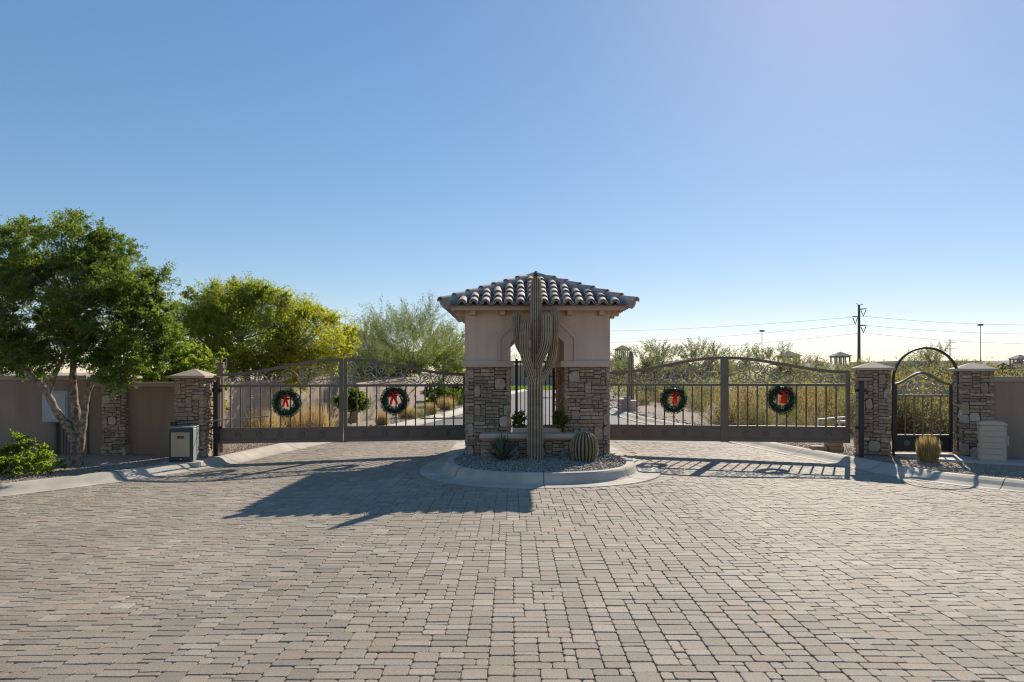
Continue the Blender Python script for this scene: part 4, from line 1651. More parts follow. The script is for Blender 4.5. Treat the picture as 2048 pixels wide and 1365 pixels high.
boulder('boulder', 'small dark rock on the gravel between the agave and the tall cactus', 'rock', (.02, 12.05, .10), (.115, .09, .125), M['boulder'], 2)
boulder('boulder', 'small dark rock on the gravel between the tall cactus and the barrel cactus', 'rock', (.93, 12.06, .10), (.085, .07, .115), M['boulder'], 3)
boulder('flat_rock', 'flat tan rock lying at the back of the left kerb', 'rock', (P(213, 0, 11.9).x, 11.95, gz(-7) + .10), (.17, .10, .035), M['flagstone'], 4)
boulder('flat_rock', 'small tan stone next to the flat rock at the left kerb', 'rock', (P(233, 0, 11.9).x, 11.95, gz(-7) + .10), (.06, .05, .03), M['flagstone'], 5)


# ------------------------------------------------------------------ plants
def blob_leaves(centres, radii, counts, L, W, g_, shell=.55, twigs=18, droop=0.0, ax=.6):
    """leaf positions: twigs spread through ellipsoids; returns leaf V,Q and twig ends"""
    Cs, Ax, A, B = [], [], [], []
    for c, r, n in zip(centres, radii, counts):
        c, r = np.asarray(c, float), np.asarray(r, float)
        d = unit(g_.normal(size=(twigs, 3)))
        rad_ = g_.uniform(shell, 1.0, size=(twigs, 1)) ** .7
        tip = c + d * r * rad_ * g_.uniform(.8, 1.2, size=(twigs, 1)) * np.where(g_.random((twigs, 1)) < .12, 1.45, 1.0)
        base = c + d * r * rad_ * .35
        k = max(1, n // twigs)
        t = g_.uniform(.15, 1.05, size=(twigs, k, 1))
        p = base[:, None] * (1 - t) + tip[:, None] * t + g_.normal(size=(twigs, k, 3)) * (r * .085)
        p[:, :, 2] -= droop * t[:, :, 0] ** 2
        Cs.append(p.reshape(-1, 3))
        Ax.append(np.repeat(d, k, 0))
        A.append(base)
        B.append(tip)
    C, X = np.concatenate(Cs), np.concatenate(Ax)
    V, Q = leaf_quads(C, L, W, X, 1.0 / max(ax, .05), g_)
    return V, Q, np.concatenate(A), np.concatenate(B)


def tree(name, label, cat_, base, trunks, centres, radii, counts, L, W, leafm, barkm, seed, twigs=18, shell=.5, limb_r=.03, group=None, ramp_y=None, droop=0.0):
    g_ = np.random.default_rng(seed)
    t = thing(name, label, cat_, base, 0, group)
    tr_ = MB()
    tips = []
    for path, r0, r1 in trunks:
        pp = curve3(path, 5)
        k = len(pp)
        rr = [(r0 + (r1 - r0) * i / (k - 1)) * (1 + .10 * math.sin(i * 1.7 + r0 * 90)) for i in range(k)]
        tr_.tube(pp, rr, 9)
        tips += [(Vector(q_), rr[i]) for i, q_ in enumerate(pp) if i > k * .45]
    V, Q, A, B = blob_leaves(centres, radii, counts, L, W, g_, shell, twigs, droop)
    for c in centres:
        cv = Vector(c)
        q_, r_ = min(tips, key=lambda e: (e[0] - cv).length + (0.4 if e[0].z > cv.z else 0))
        mid = q_.lerp(cv, .5) + Vector((0, 0, -.08 * (cv - q_).length)) + Vector(g_.normal(size=3)) * .05
        tr_.tube([q_, mid, cv], [min(r_ * .7, limb_r), limb_r * .7, limb_r * .35], 6)
    tr_.build('trunk', barkm, t, smooth=True, world=True)
    sv, sq = sticks(A, B, np.full(len(A), limb_r * .22), np.full(len(A), .003))
    tag(link('twigs', np_mesh('twigs', sv, sq), barkm, t, world=True), kind='stuff')
    n = len(Q)
    rnd = np.clip(g_.normal(.5, .22, n), .01, 1)
    if ramp_y is not None:
        rnd = ramp_y(V.reshape(-1, 4, 3).mean(1), rnd)
    link('crown', np_mesh('crown', V, Q, rnd), leafm, t, world=True)
    return t


def clumps_in(shape, n, rmin, rmax, g_, minz=None):
    """shape: list of (centre, radii); clump centres spread through it"""
    cs, rs = [], []
    vols = np.array([np.prod(r) for c, r in shape])
    for i in range(n):
        c, r = shape[g_.choice(len(shape), p=vols / vols.sum())]
        d = unit(g_.normal(size=(1, 3)))[0]
        q_ = g_.uniform(.25, 1) ** .5
        p = np.asarray(c) + d * np.asarray(r) * q_
        if minz is not None:
            p[2] = max(p[2], minz)
        cs.append(p)
        s = g_.uniform(rmin, rmax)
        rs.append((s * 1.1, s * 1.1, s * .85))
    return cs, rs


# the big tree by the left kerb
TD = 11.9
g_ = np.random.default_rng(21)
sh = [(P(150, 600, TD), (1.62, 1.15, .92)), (P(20, 640, TD), (1.15, .9, .85)), (P(255, 655, TD), (.78, .9, .62)), (P(110, 500, TD), (.95, .9, .55)), (P(215, 545, TD), (.75, .8, .5)), (P(110, 700, TD), (1.2, .7, .4)), (P(250, 738, TD - .35), (.72, .3, .26))]
cs, rs = clumps_in(sh, 155, .24, .42, g_)
for px, py, dd in ((60, 452, 0), (140, 442, .1), (190, 462, -.1), (250, 497, 0), (95, 470, .2), (300, 560, .1), (25, 470, .1), (312, 640, -.2), (220, 478, .2), (160, 690, -.5), (110, 660, -.6), (60, 700, -.4), (300, 700, 0), (270, 735, .1), (312, 610, .2), (325, 650, .1), (332, 690, .2), (318, 725, .1), (300, 585, .2), (285, 640, -.2), (330, 670, .4)):
    p = P(px, py, TD + dd)
    cs.append(np.array(p))
    rs.append((.26, .26, .22))
tb = P(152, 936, TD)
lp = lambda px, py, dy_=0.0: (P(px, py, TD).x, TD + dy_, P(px, py, TD).z)
tree('street_tree', 'dense dark green tree with forked pale trunks in the left gravel bed', 'tree', (tb.x, TD, 0),
     [([lp(148, 940), lp(150, 890), lp(140, 855, -.05), (*lp(122, 825)[:1], TD - .1, lp(0, 825)[2]), lp(108, 790, -.15), lp(95, 765, -.2), lp(72, 745, -.2), lp(40, 715, -.2)], 0.088, .032),
      ([lp(152, 938, .02), lp(155, 880, .04), lp(148, 830, .05), lp(143, 780, .05), lp(139, 740, .1), lp(140, 690, .1), lp(150, 620, .1)], .092, .036),
      ([lp(158, 938, -.03), lp(164, 880, -.03), lp(168, 835, 0), lp(172, 800, 0), lp(182, 770, 0), lp(200, 735, .1), lp(225, 690, .15)], .072, .03),
      ([lp(108, 790, -.15), lp(125, 750, -.2), lp(145, 715, -.25), lp(150, 690, -.3)], .045, .025)],
     cs, rs, [1100] * len(cs), .040, .023, M['leaf_dark'], M['bark'], 31, twigs=26, limb_r=.013)

# yellow green tree behind the wall
T2 = 20.0
g_ = np.random.default_rng(22)
sh = [(P(500, 660, T2), (2.0, 1.8, 1.15)), (P(620, 680, T2), (1.25, 1.3, .75)), (P(400, 665, T2), (1.0, 1.2, .9)), (P(480, 610, T2), (1.3, 1.2, .6)), (P(560, 720, T2), (2.1, 1.2, .45)), (P(430, 735, T2), (1.3, 1.0, .5)), (P(600, 745, T2), (1.4, .9, .4))]
cs, rs = clumps_in(sh, 135, .42, .72, g_)
for px, py in ((470, 575), (520, 580), (380, 590), (570, 600), (610, 625), (660, 640), (700, 665), (690, 700), (355, 615), (430, 580), (545, 590), (640, 625), (700, 690)):
    cs.append(np.array(P(px, py, T2 + g_.uniform(-.5, .5))))
    rs.append((.3, .3, .26))
b2 = P(500, 880, T2)


def yel(c, rnd):
    u = (c[:, 0] - P(430, 0, T2).x) / (P(710, 0, T2).x - P(430, 0, T2).x)
    w = np.clip(u, -.2, 1) * .42 + .14 + .08 * np.sin(c[:, 2] * 5 + c[:, 0] * 3)
    return np.clip(rnd * .55 + w, .01, .99)


tree('yellowing_tree', 'broad green tree turning yellow on one side, behind the left gate', 'tree', (b2.x, T2, -.1),
     [([(b2.x, T2, -.2), (b2.x + .05, T2, .8), (b2.x - .1, T2, 1.6), (b2.x - .3, T2, 2.6)], .16, .07),
      ([(b2.x, T2, .5), (b2.x + .5, T2 - .2, 1.4), (b2.x + 1.1, T2 - .2, 2.2)], .10, .05),
      ([(b2.x, T2, .6), (b2.x - .6, T2 + .2, 1.5), (b2.x - 1.2, T2 + .2, 2.4)], .09, .05)],
     cs, rs, [900] * len(cs), .062, .028, M['leaf_yellow'], M['twig'], 33, twigs=34, limb_r=.020, ramp_y=yel)
# bare upright twigs on its top
# sunlit shrubs behind the short wall panel
for (px, py, d, s, lab) in ((296, 728, 15.0, .85, 'bright lime green shrub behind the short stucco panel, under the big tree'),
                            (392, 732, 15.6, .74, 'bright lime green shrub behind the pillar cap by the left gate')):
    c = P(px, py, d)
    g_ = np.random.default_rng(int(px))
    cs, rs = clumps_in([(c, (s, s * .8, s * .8)), (c + Vector((0, 0, -.7)), (s * .8, s * .7, .7))], 60, .16, .27, g_)
    tree('lime_shrub', lab, 'shrub', (c.x, d, 0), [([(c.x, d, -.1), (c.x + .05, d, .6), (c.x, d, c.z)], .05, .02)], cs, rs, [480] * len(cs), .055, .032, M['leaf_lime'], M['twig'], int(px) + 1, twigs=10, limb_r=.014)

# small bush at the left kerb
c = Vector((P(42, 0, 11.0).x, 11.0, .28))
g_ = np.random.default_rng(8)
cs, rs = clumps_in([(c, (.62, .5, .26)), (c + Vector((.2, -.1, -.1)), (.5, .4, .16))], 46, .10, .19, g_)
cs.append(np.array((c.x - .1, c.y, c.z + .32)))
rs.append((.14, .12, .14))
tree('bush', 'low rounded yellow green bush at the left kerb near the tree trunk', 'bush', (c.x, c.y, .0), [([(c.x, c.y, -.08), (c.x, c.y, .1), (c.x + .03, c.y, .28)], .03, .015)],
     cs, rs, [330] * len(cs), .034, .022, M['leaf_lime'], M['twig'], 9, twigs=10, limb_r=.008)


# feathery palo verde trees
def palo_proto(name, label, base, H, W, seed, nb=150, leafm='leaf_palo', barkm='greentwig', dens=26, L=.085, group=None, spread=1.0):
    g_ = np.random.default_rng(seed)
    t = thing(name, label, 'tree', base, 0, group)
    A, B, ra, rb = [], [], [], []
    tips = []
    levels = [[(np.array([0, 0, .0]), np.array([0, 0, 1.]), H * .22, .035 * H / 3)]]
    cur = levels[0]
    cfg = [(5, .62, .34 * H), (4, .50, .26 * H), (4, .42, .22 * H), (3, .36, .19 * H)]
    for (k, sp, ln) in cfg:
        nxt = []
        for (p, d, l, r) in cur:
            q = p + d * l
            A.append(p); B.append(q); ra.append(r); rb.append(r * .68)
            for _ in range(k):
                nd = d + g_.normal(size=3) * sp * np.array([1.15 * spread, 1.15 * spread, .55]) + np.array([0, 0, .16])
                nd /= np.linalg.norm(nd)
                nxt.append((q + (p - q) * g_.uniform(0, .35), nd, ln * g_.uniform(.7, 1.25), r * .52))
        cur = nxt
    for (p, d, l, r) in cur:
        q = p + d * l * 1.1
        A.append(p); B.append(q); ra.append(max(r, .006)); rb.append(.003)
        tips.append((p, q))
    A, B = np.array(A), np.array(B)
    sx = W / max(1e-6, 2 * np.percentile(np.abs(B[:, 0]), 97))
    sz = H / np.percentile(B[:, 2], 99)
    S = np.array([sx, sx, sz])
    A, B = A * S, B * S
    V, Q = sticks(A, B, np.array(ra), np.array(rb))
    nb_main = 1 + 5 + 20
    o = link('trunk', np_mesh('trunk', V, Q), M[barkm], t)
    ta = np.array([x[0] for x in tips]) * S
    tb_ = np.array([x[1] for x in tips]) * S
    n = len(ta)
    u = g_.uniform(.05, 1.12, size=(n, dens, 1))
    C = (ta[:, None] * (1 - u) + tb_[:, None] * u + g_.normal(size=(n, dens, 3)) * (.025 * H / 2)).reshape(-1, 3)
    ax = np.repeat(unit(tb_ - ta), dens, 0)
    V, Q = leaf_quads(C, L, L * .3, ax, .55, g_)
    link('crown', np_mesh('crown', V, Q, g_.uniform(.01, 1, len(Q))), M[leafm], t)
    return t


pv = palo_proto('palo_verde_tree', 'tall feathery olive green tree behind the left gate beside the gatehouse', (P(815, 0, 29).x, 29, -.1), 5.0, 5.2, 3, dens=95, L=.075)
pv2 = palo_proto('palo_verde_tree', 'feathery grey green tree beside the small tower behind the right gate', (P(1290, 0, 42).x, 42, -.1), 3.6, 4.8, 5, dens=42, L=.105, leafm='leaf_grey', barkm='twig', group='desert trees beyond the right gate')
PV = [(735, 34, .95, 0, 'feathery olive tree in front of the dark house roof, behind the left gate'),
      (890, 36, .95, 0, 'feathery pale green tree just left of the gatehouse wall'),
      (1395, 46, 1.12, 1, 'feathery desert tree above the arch just left of the right gate centre stiles'), (1345, 52, 1.15, 1, 'feathery desert tree behind the grey gabled stone house'), (1240, 50, .85, 1, 'feathery desert tree screening the base of the pale open tower'), (1470, 60, 1.15, 1, 'feathery desert tree just right of the right gate centre stiles'), (1530, 48, 1.05, 1, 'feathery desert tree under the thin light mast above the right gate'), (1600, 52, .92, 1, 'feathery desert tree screening the olive toned open tower'),
      (1655, 70, .85, 1, 'feathery desert tree between the olive toned and the dark open tower'), (1730, 55, .8, 1, 'feathery desert tree at the foot of the tall power pole'), (1780, 46, .72, 1, 'feathery desert tree left of the walk gate hoop above the pillar cap'), (1850, 40, .95, 1, 'feathery desert tree seen inside the walk gate hoop'), (1890, 50, .8, 1, 'feathery desert tree behind the right side of the walk gate hoop'), (1985, 60, .8, 1, 'feathery desert tree beside the low gabled house at the right'), (1700, 42, .68, 1, 'feathery desert tree below the dark open tower by the power pole'), (2060, 58, .7, 1, 'feathery desert tree above the stucco wall at the right edge'), (1125, 48, .8, 1, 'feathery desert tree behind the gatehouse, seen through its passage')]
for k, (px, d, s, kind, lab) in enumerate(PV):
    src = (pv, pv2)[kind]
    dup(src, (P(px, 0, d).x, d, -.1), k * 1.3, s, lab or 'feathery grey green desert tree far beyond the right gate', 'desert trees beyond the right gate' if kind else None)
pv2['label'] = 'feathery desert tree right beside the pale open tower'


# shrubs of the field: a few prototypes, each copy its own object
def shrub_proto(seed, H, W, leafm, n=1500, L=.06, Wd=.02, up_=1.5, stems=90, shape=1.0):
    g_ = np.random.default_rng(seed)
    th = g_.uniform(0, 2 * PI, stems)
    e = np.abs(g_.normal(0, .85 * shape, stems)).clip(0, 1.45)
    l = H * g_.uniform(.65, 1.05, stems)
    d = np.stack([np.sin(e) * np.cos(th), np.sin(e) * np.sin(th), np.cos(e)], 1)
    A = g_.normal(size=(stems, 3)) * np.array([.10 * W, .10 * W, 0])
    B = A + d * l[:, None] * np.array([W / H * 1.05, W / H * 1.05, 1])
    sv, sq = sticks(A, B, np.full(stems, .006), np.full(stems, .002))
    k = n // stems
    t = g_.uniform(.18, 1.05, size=(stems, k, 1)) ** .8
    C = (A[:, None] * (1 - t) + B[:, None] * t + g_.normal(size=(stems, k, 3)) * .05 * H).reshape(-1, 3)
    C[:, 2] = np.maximum(C[:, 2], .02)
    V, Q = leaf_quads(C, L, Wd, np.repeat(d, k, 0), up_, g_)
    VV, QQ = cat([(sv, sq), (V, Q)])
    me = np_mesh('shrub', VV, QQ, np.concatenate([np.full(len(sq), .5), g_.uniform(.01, 1, len(Q))]), np.concatenate([np.zeros(len(sq)), np.ones(len(Q))]).astype(int))
    me.materials.append(M['twig'])
    me.materials.append(M[leafm])
    return me


SH = {'olive': shrub_proto(1, 1.4, 1.7, 'leaf_olive', 4200, .05, .020), 'lime': shrub_proto(2, 1.5, 1.8, 'leaf_palo', 4200, .05, .022), 'rust': shrub_proto(3, 1.1, 1.3, 'leaf_rust', 2600, .07, .014),
      'gold': shrub_proto(4, 1.1, 1.1, 'leaf_gold', 2600, .09, .012, .5), 'grey': shrub_proto(5, 1.4, 1.5, 'leaf_grey', 2800, .055, .024), 'wisp': shrub_proto(6, 2.3, 1.2, 'leaf_grey', 420, .06, .02, .8, 46, .8)}
LAB = {'olive': ('olive green creosote shrub in the field beyond the right gates', 'olive creosote shrubs in the field'), 'lime': ('yellow green shrub in the field beyond the right gates', 'yellow green shrubs in the field'),
       'rust': ('dry rust brown shrub in the field beyond the right gates', 'dry brown shrubs in the field'), 'gold': ('straw coloured grass clump in the field beyond the right gates', 'straw grass clumps in the field'),
       'grey': ('grey green sage shrub in the field beyond the right gates', 'grey sage shrubs in the field'), 'wisp': ('bare wispy tall shrub against the sky beyond the right gates', 'bare wispy shrubs in the field')}


def shrub(kind, x, y, s, label=None, group=None, rg=rng, name='desert_shrub'):
    o = bpy.data.objects.new(name, SH[kind])
    COL.objects.link(o)
    o.location = (x, y, gz(x, y) + .08)
    o.rotation_euler = (0, 0, rg.uniform(0, 6.28))
    o.scale = (s * rg.uniform(.9, 1.15), s * rg.uniform(.9, 1.15), s * rg.uniform(.88, 1.12))
    return tag(o, label or LAB[kind][0], 'shrub', group or (None if label else LAB[kind][1]))


srg = random.Random(12)
fieldpos = []
# near mass behind the outer right leaf and the walk gate
for k in range(150):
    for _try in range(30):
        y = srg.uniform(17.0, 40) if k % 3 else srg.uniform(16.8, 22)
        u = srg.uniform(1255, 2080) if k % 3 else srg.uniform(1450, 2000)
        x = P(u, 0, y).x
        if u < 1440 and y < 27:
            continue
        if x < edge_x(RIGHT_EDGE, y) + (1.1 if u > 1450 else 3.0 if y < 27 else 1.6):
            continue
        if all((x - a) ** 2 + (y - b2_) ** 2 > .55 for a, b2_ in fieldpos):
            break
    fieldpos.append((x, y))
    wisp_ok = 1640 < u < 1850
    if u > 1760:
        kind = srg.choices(['olive', 'lime', 'grey', 'gold', 'wisp'], [6, 2, 2, 3, .5 if wisp_ok and y > 26 else 0])[0]
        s = srg.uniform(.7, 1.3)
    elif u > 1440:
        kind = srg.choices(['olive', 'gold', 'rust', 'lime', 'grey', 'wisp'], [3, 5, 4, 1, 2, .5 if wisp_ok and y > 26 else 0])[0]
        s = srg.uniform(.45, .9) if srg.random() < .8 else srg.uniform(.9, 1.2)
    else:
        kind = srg.choices(['olive', 'gold', 'rust', 'grey'], [3, 2, 3, 2])[0]
        s = srg.uniform(.45, .85)
    if kind == 'wisp':
        s = .85
    shrub(kind, x, y, s, rg=srg)
# far ground cover: one mass
g_ = np.random.default_rng(40)
n = 9000
yy = g_.uniform(38, 140, n)
xx = g_.uniform(-.12, .95, n) * yy + g_.uniform(-1, 1, n)
ok = xx > 6 + (yy - 38) * .08
xx, yy = xx[ok], yy[ok]
hh_ = g_.gamma(2.2, .42, len(xx))
C = np.stack([xx, yy, np.clip(hh_, 0, 2.6) * np.where(yy < 90, .8, 1.0)], 1)
C = (C[:, None] + g_.normal(size=(len(C), 11, 3)) * np.array([.5, .5, .2])).reshape(-1, 3)
C[:, 2] = np.maximum(C[:, 2], .05)
V, Q = leaf_quads(C, .26, .09, np.array([[0, 0, 1.]]), 1.4, g_)
tag(link('desert_brush', np_mesh('desert_brush', V, Q, g_.uniform(.01, 1, len(Q))), M['leaf_grey']), 'far off low desert brush filling the field', kind='stuff')


# planting on the left beyond the gate
def tuft(label, loc, r, h, seed, m='leaf_gold', group=None, n=900, name='grass_tuft', trim=True, wid=.006):
    g_ = np.random.default_rng(seed)
    rr = np.sqrt(g_.uniform(0, 1, n)) * r * (.80 if trim else .62)
    th = g_.uniform(0, 2 * PI, n)
    A = np.stack([rr * np.cos(th), rr * np.sin(th), np.zeros(n)], 1)
    B = A * (g_.uniform(1.0, 1.28, size=(n, 1)) if trim else g_.uniform(1.3, 1.75, size=(n, 1)))
    B[:, 2] = h * g_.uniform(.55, 1.08, n) * (1 - .16 * (rr / (r * .8)) ** 3) if trim else h * g_.uniform(.4, 1.15, n)
    B[:, :2] += g_.normal(size=(n, 2)) * (r * .13 if trim else r * .45)
    mid = (A + B) / 2 + np.stack([A[:, 0] * .25, A[:, 1] * .25, np.zeros(n) + .02], 1)
    sd = unit(np.cross(B - A, g_.normal(size=(n, 3)))) * wid / 2
    V = np.stack([A - sd, A + sd, mid + sd, mid - sd, B + sd * .2, B - sd * .2], 1).reshape(-1, 3)
    i0 = np.arange(n)[:, None] * 6
    Q = np.concatenate([i0 + np.array([[0, 1, 2, 3]]), i0 + np.array([[3, 2, 4, 5]])], 0)
    rv = g_.uniform(.01, 1, n)
    o = link(name, np_mesh(name, V, Q, np.concatenate([rv, rv])), M[m])
    o.location = loc
    return tag(o, label, 'grass', group)


tuft('clipped golden grass tuft in front of the narrow walk gate', (7.57, 12.42, .03), .185, .47, 1, n=1500)
tuft('clipped golden grass tuft below the wreath left of the gatehouse', (P(764, 0, 20.5).x, 20.5, .02), .19, .46, 2)
tuft('clipped golden grass tuft near the road edge left of the gatehouse', (P(860, 0, 25).x, 25.4, .02), .22, .52, 3)
for k, (px, d, r, h, lab) in enumerate(((525, 16.6, .42, .72, 'tall straw grass clump by the streaked wall, left of the first wreath'), (632, 17.4, .42, .80, 'tall golden grass clump by the streaked wall, right of the first wreath'),
                                        (590, 18.6, .42, .70, 'golden grass clump by the streaked wall, behind the first wreath'), (492, 17.8, .35, .62, 'grey green grass clump at the near end of the streaked wall'),
                                        (815, 23.5, .28, .48, 'dry grass clump under the second wreath'), (892, 28.5, .30, .62, 'brown dry grass clump at the roadside before the lawn'))):
    tuft(lab, (P(px, 0, d).x, d, .0), r, h, 10 + k, n=700, trim=False, name='ornamental_grass', m='leaf_gold' if k not in (3,) else 'leaf_olive', wid=.010)
for (kind, px, d, s, lab) in (('lime', 843, 23.5, .32, 'small bright green shrub at the roadside before the second wreath'),
                              ('lime', 918, 33, .5, 'green roadside shrub just left of the gatehouse pier')):
    shrub(kind, P(px, 0, d).x, d, s, lab)
c = P(880, 790, 31)
g_ = np.random.default_rng(61)
cs, rs = clumps_in([(c, (.9, .8, .55))], 40, .2, .32, g_)
tree('round_shrub', 'rounded green shrub at the end of the streaked wall', 'shrub', (c.x, 31, 0), [([(c.x, 31, -.1), (c.x, 31, .4), (c.x, 31, .7)], .06, .03)], cs, rs, [300] * len(cs), .07, .04, M['leaf_dark'], M['twig'], 62, twigs=10, limb_r=.014)
for (px, py, d, rr_, nm_, lab, mt_) in ((885, 722, 38, (1.7, 1.2, .95), 'green_tree', 'dense green tree beyond the road end just left of the gatehouse', 'leaf_lime'),
                                      (775, 738, 34, (2.0, 1.0, .62), 'green_tree', 'broad low green tree behind the second streaked wall', 'leaf_palo'),
                                      (908, 788, 36, (.75, .6, .42), 'round_shrub', 'dark clipped round shrub beside the lawn strip', 'leaf_dark')):
    c = P(px, py, d)
    g_ = np.random.default_rng(px)
    cs, rs = clumps_in([(c, rr_)], 60, .22 * rr_[0], .36 * rr_[0], g_)
    tree(nm_, lab, 'tree' if nm_ == 'green_tree' else 'shrub', (c.x, d, 0), [([(c.x, d, -.1), (c.x + .05, d, c.z * .5), (c.x, d, c.z)], .09, .04)], cs, rs, [260] * len(cs), .09, .05, M[mt_], M['twig'], px + 3, twigs=14, limb_r=.02)
# lollipop topiary
c = P(703, 803, 20.8)
g_ = np.random.default_rng(63)
cs, rs = clumps_in([(c, (.50, .46, .30))], 130, .14, .19, g_)
tree('topiary', 'ball topiary on a thin stem behind the meeting stiles of the left gate', 'topiary', (c.x, 20.8, 0), [([(c.x + .02, 20.8, -.05), (c.x - .03, 20.8, .2), (c.x, 20.8, .55)], .035, .028)], cs, rs, [330] * len(cs), .038, .026, M['leaf_dark'], M['twig'], 64, twigs=8, limb_r=.01)
# lawn patch
g_ = np.random.default_rng(65)
n = 5000
C = np.stack([g_.uniform(-4.6, -1.9, n), g_.uniform(33, 44, n), np.full(n, .13)], 1)
V, Q = leaf_quads(C, .09, .03, np.array([[0, 0, 1.]]), .5, g_)
tag(link('grass', np_mesh('grass', V, Q, g_.uniform(.01, 1, n)), M['lawn']), 'strip of bright green lawn beyond the left gate', kind='stuff')
n = 5000
C = np.stack([g_.uniform(-1.0, 9, n), g_.uniform(64, 78, n), np.full(n, .05)], 1)
V, Q = leaf_quads(C, .25, .1, np.array([[0, 0, 1.]]), .6, g_)
tag(link('grass', np_mesh('grass', V, Q, g_.uniform(.01, 1, n)), M['lawn']), 'bright lawn seen far off through the gatehouse passage', kind='stuff')


# plants in the passage planter
for (x, lab, s) in ((.14, 'leafy green plant in the planter, left of the tall cactus', 1.0), (.90, 'dark leafy plant in the planter, right of the tall cactus', .8)):
    c = Vector((x, 12.85 if x < .5 else 12.52, .62 if x < .5 else .66))
    g_ = np.random.default_rng(int(x * 100))
    cs, rs = clumps_in([(c + Vector((0, 0, .14)), (.18 * s, .14, .22 * s))], 20, .05, .10, g_)
    tree('planter_plant', lab, 'plant', (c.x, c.y, c.z - .1), [([(c.x, c.y, c.z - .1), (c.x, c.y, c.z + .05), (c.x, c.y, c.z + .15)], .012, .006)], cs, rs, [70] * len(cs), .045, .022, M['leaf_lime'] if x < .5 else M['leaf_dark'], M['twig'], int(x * 100) + 7, twigs=7, limb_r=.006)

# ------------------------------------------------------------------ boxes and cabinets
cb = thing('control_cabinet', 'dark green gate control cabinet with a tan front panel on a concrete pad', 'cabinet', (P(360, 0, 12.3).x, 12.35, .03), R(10))
MB().box(-.20, .20, 0, .42, 0, .60, bev=.012).build('body', M['cab_side'], cb)
MB().box(-.202, .202, -.03, -.001, .0, .602, bev=.008).build('front_frame', M['cab_dark'], cb)
MB().box(-.205, .205, -.02, .425, .604, .63, bev=.008).build('lid', M['cab_side'], cb)
MB().box(-.165, .150, -.038, -.031, .095, .535).build('front_panel', M['cab_face'], cb)
MB().tube([(0, -.031, .05), (0, -.04, .05)], .016, 10).build('lock', M['metalgrey'], cb)
cu = bpy.data.curves.new('numerals', 'FONT')
cu.body = '3000'
cu.size = .062
cu.extrude = .001
cu.align_x = 'CENTER'
cu.offset = .003
cu.materials.append(M['ink'])
tx0 = bpy.data.objects.new('numerals', cu)
tx = bpy.data.objects.new('numerals', bpy.data.meshes.new_from_object(tx0))
bpy.data.objects.remove(tx0)
tx.name = 'numerals'
COL.objects.link(tx)
tx.parent = cb
tx.location = (-.005, -.0395, .425)
tx.rotation_euler = (R(90), 0, 0)
pad = MB().box(-.33, .36, -.14, .5, -.10, .0, bev=.012).build('concrete_pad', M['concrete'])
pad.location = (P(358, 0, 12.3).x, 12.35, .028)
pad.rotation_euler = (0, 0, R(10))
tag(pad, 'low concrete pad under the dark green control cabinet', 'pad')

mbx = thing('meter_box', 'grey electrical meter box with conduits fixed to the long wall behind the tree', 'electrical box', (P(118, 0, 13.4).x, 13.49, .7))
X = P(118, 0, 13.4).x
zt_, zb2 = EYE + (HZ - 784) / F * 13.3, EYE + (HZ - 845) / F * 13.3
MB().box(X - .25, X + .24, 13.27, 13.495, zb2, zt_, bev=.012).build('case', M['metalgrey'], mbx, world=True)
MB().box(X - .17, X + .22, 13.255, 13.268, zb2 + .03, zt_ - .04, bev=.005).build('door', M['metalgrey'], mbx, world=True)
MB().box(X - .26, X + .25, 13.25, 13.495, zt_ + .002, zt_ + .02).build('rain_hood', M['metalgrey'], mbx, world=True)
for dx_, r_ in ((-.10, .055), (.06, .022), (.12, .022), (.17, .02)):
    MB().tube([(X + dx_, 13.42, -.1), (X + dx_, 13.42, zb2)], r_, 10).build('conduit', M['pvc'], mbx, world=True)

# beige plastic storage box by the right wall
bb_ = thing('plastic_box', 'beige moulded plastic utility box with a domed lid by the right wall', 'utility box', (8.68, 12.35, .03), R(-30))
h = .72
prof = [(-.20, 0), (-.19, .0), (.19, 0), (.20, 0)]
body = MB().box(-.20, .20, -.16, .16, .0, h - .05, bev=.02).build('body', M['plastic'], bb_)
for k in range(6):
    z = .05 + k * .105
    MB().box(-.165, .165, -.172, -.161, z, z + .088, bev=.004).build('panel', M['plastic'], bb_)
    MB().box(-.213, -.201, -.13, .13, z, z + .088, bev=.004).build('panel', M['plastic'], bb_)
    MB().box(.201, .212, -.13, .13, z, z + .088, bev=.004).build('panel', M['plastic'], bb_)
lid = [(-.212, h - .048), (.212, h - .048), (.212, h - .015), (.15, h + .012), (.05, h + .024), (-.05, h + .024), (-.15, h + .012), (-.212, h - .015)]
MB().prism(lid, 'y', -.175, .175).build('lid', M['plastic'], bb_)
MB().box(-.225, -.214, -.03, .03, .33, .40).build('latch', M['ink'], bb_)
MB().box(-.225, .225, -.19, .19, -.08, .0).build('foot', M['plastic'], bb_)
MB().box(.214, .25, -.05, .05, .30, .48, bev=.008).build('side_pod', M['plastic'], bb_)

# sidewalk from the walk gate
sw = MB()
sp = [(7.44, 13.5), (7.50, 12.95), (7.62, 12.62), (8.3, 12.15), (9.4, 11.5), (10.9, 10.9), (12.5, 10.2), (12.9, 10.9), (11.2, 11.55), (9.9, 12.05), (9.1, 12.45), (8.6, 12.85), (8.5, 13.5)]
sw.prism(sp, 'z', -.1, .062)
tag(sw.build('sidewalk', M['concrete']), 'pale concrete sidewalk leading from the walk gate to the right', kind='structure')

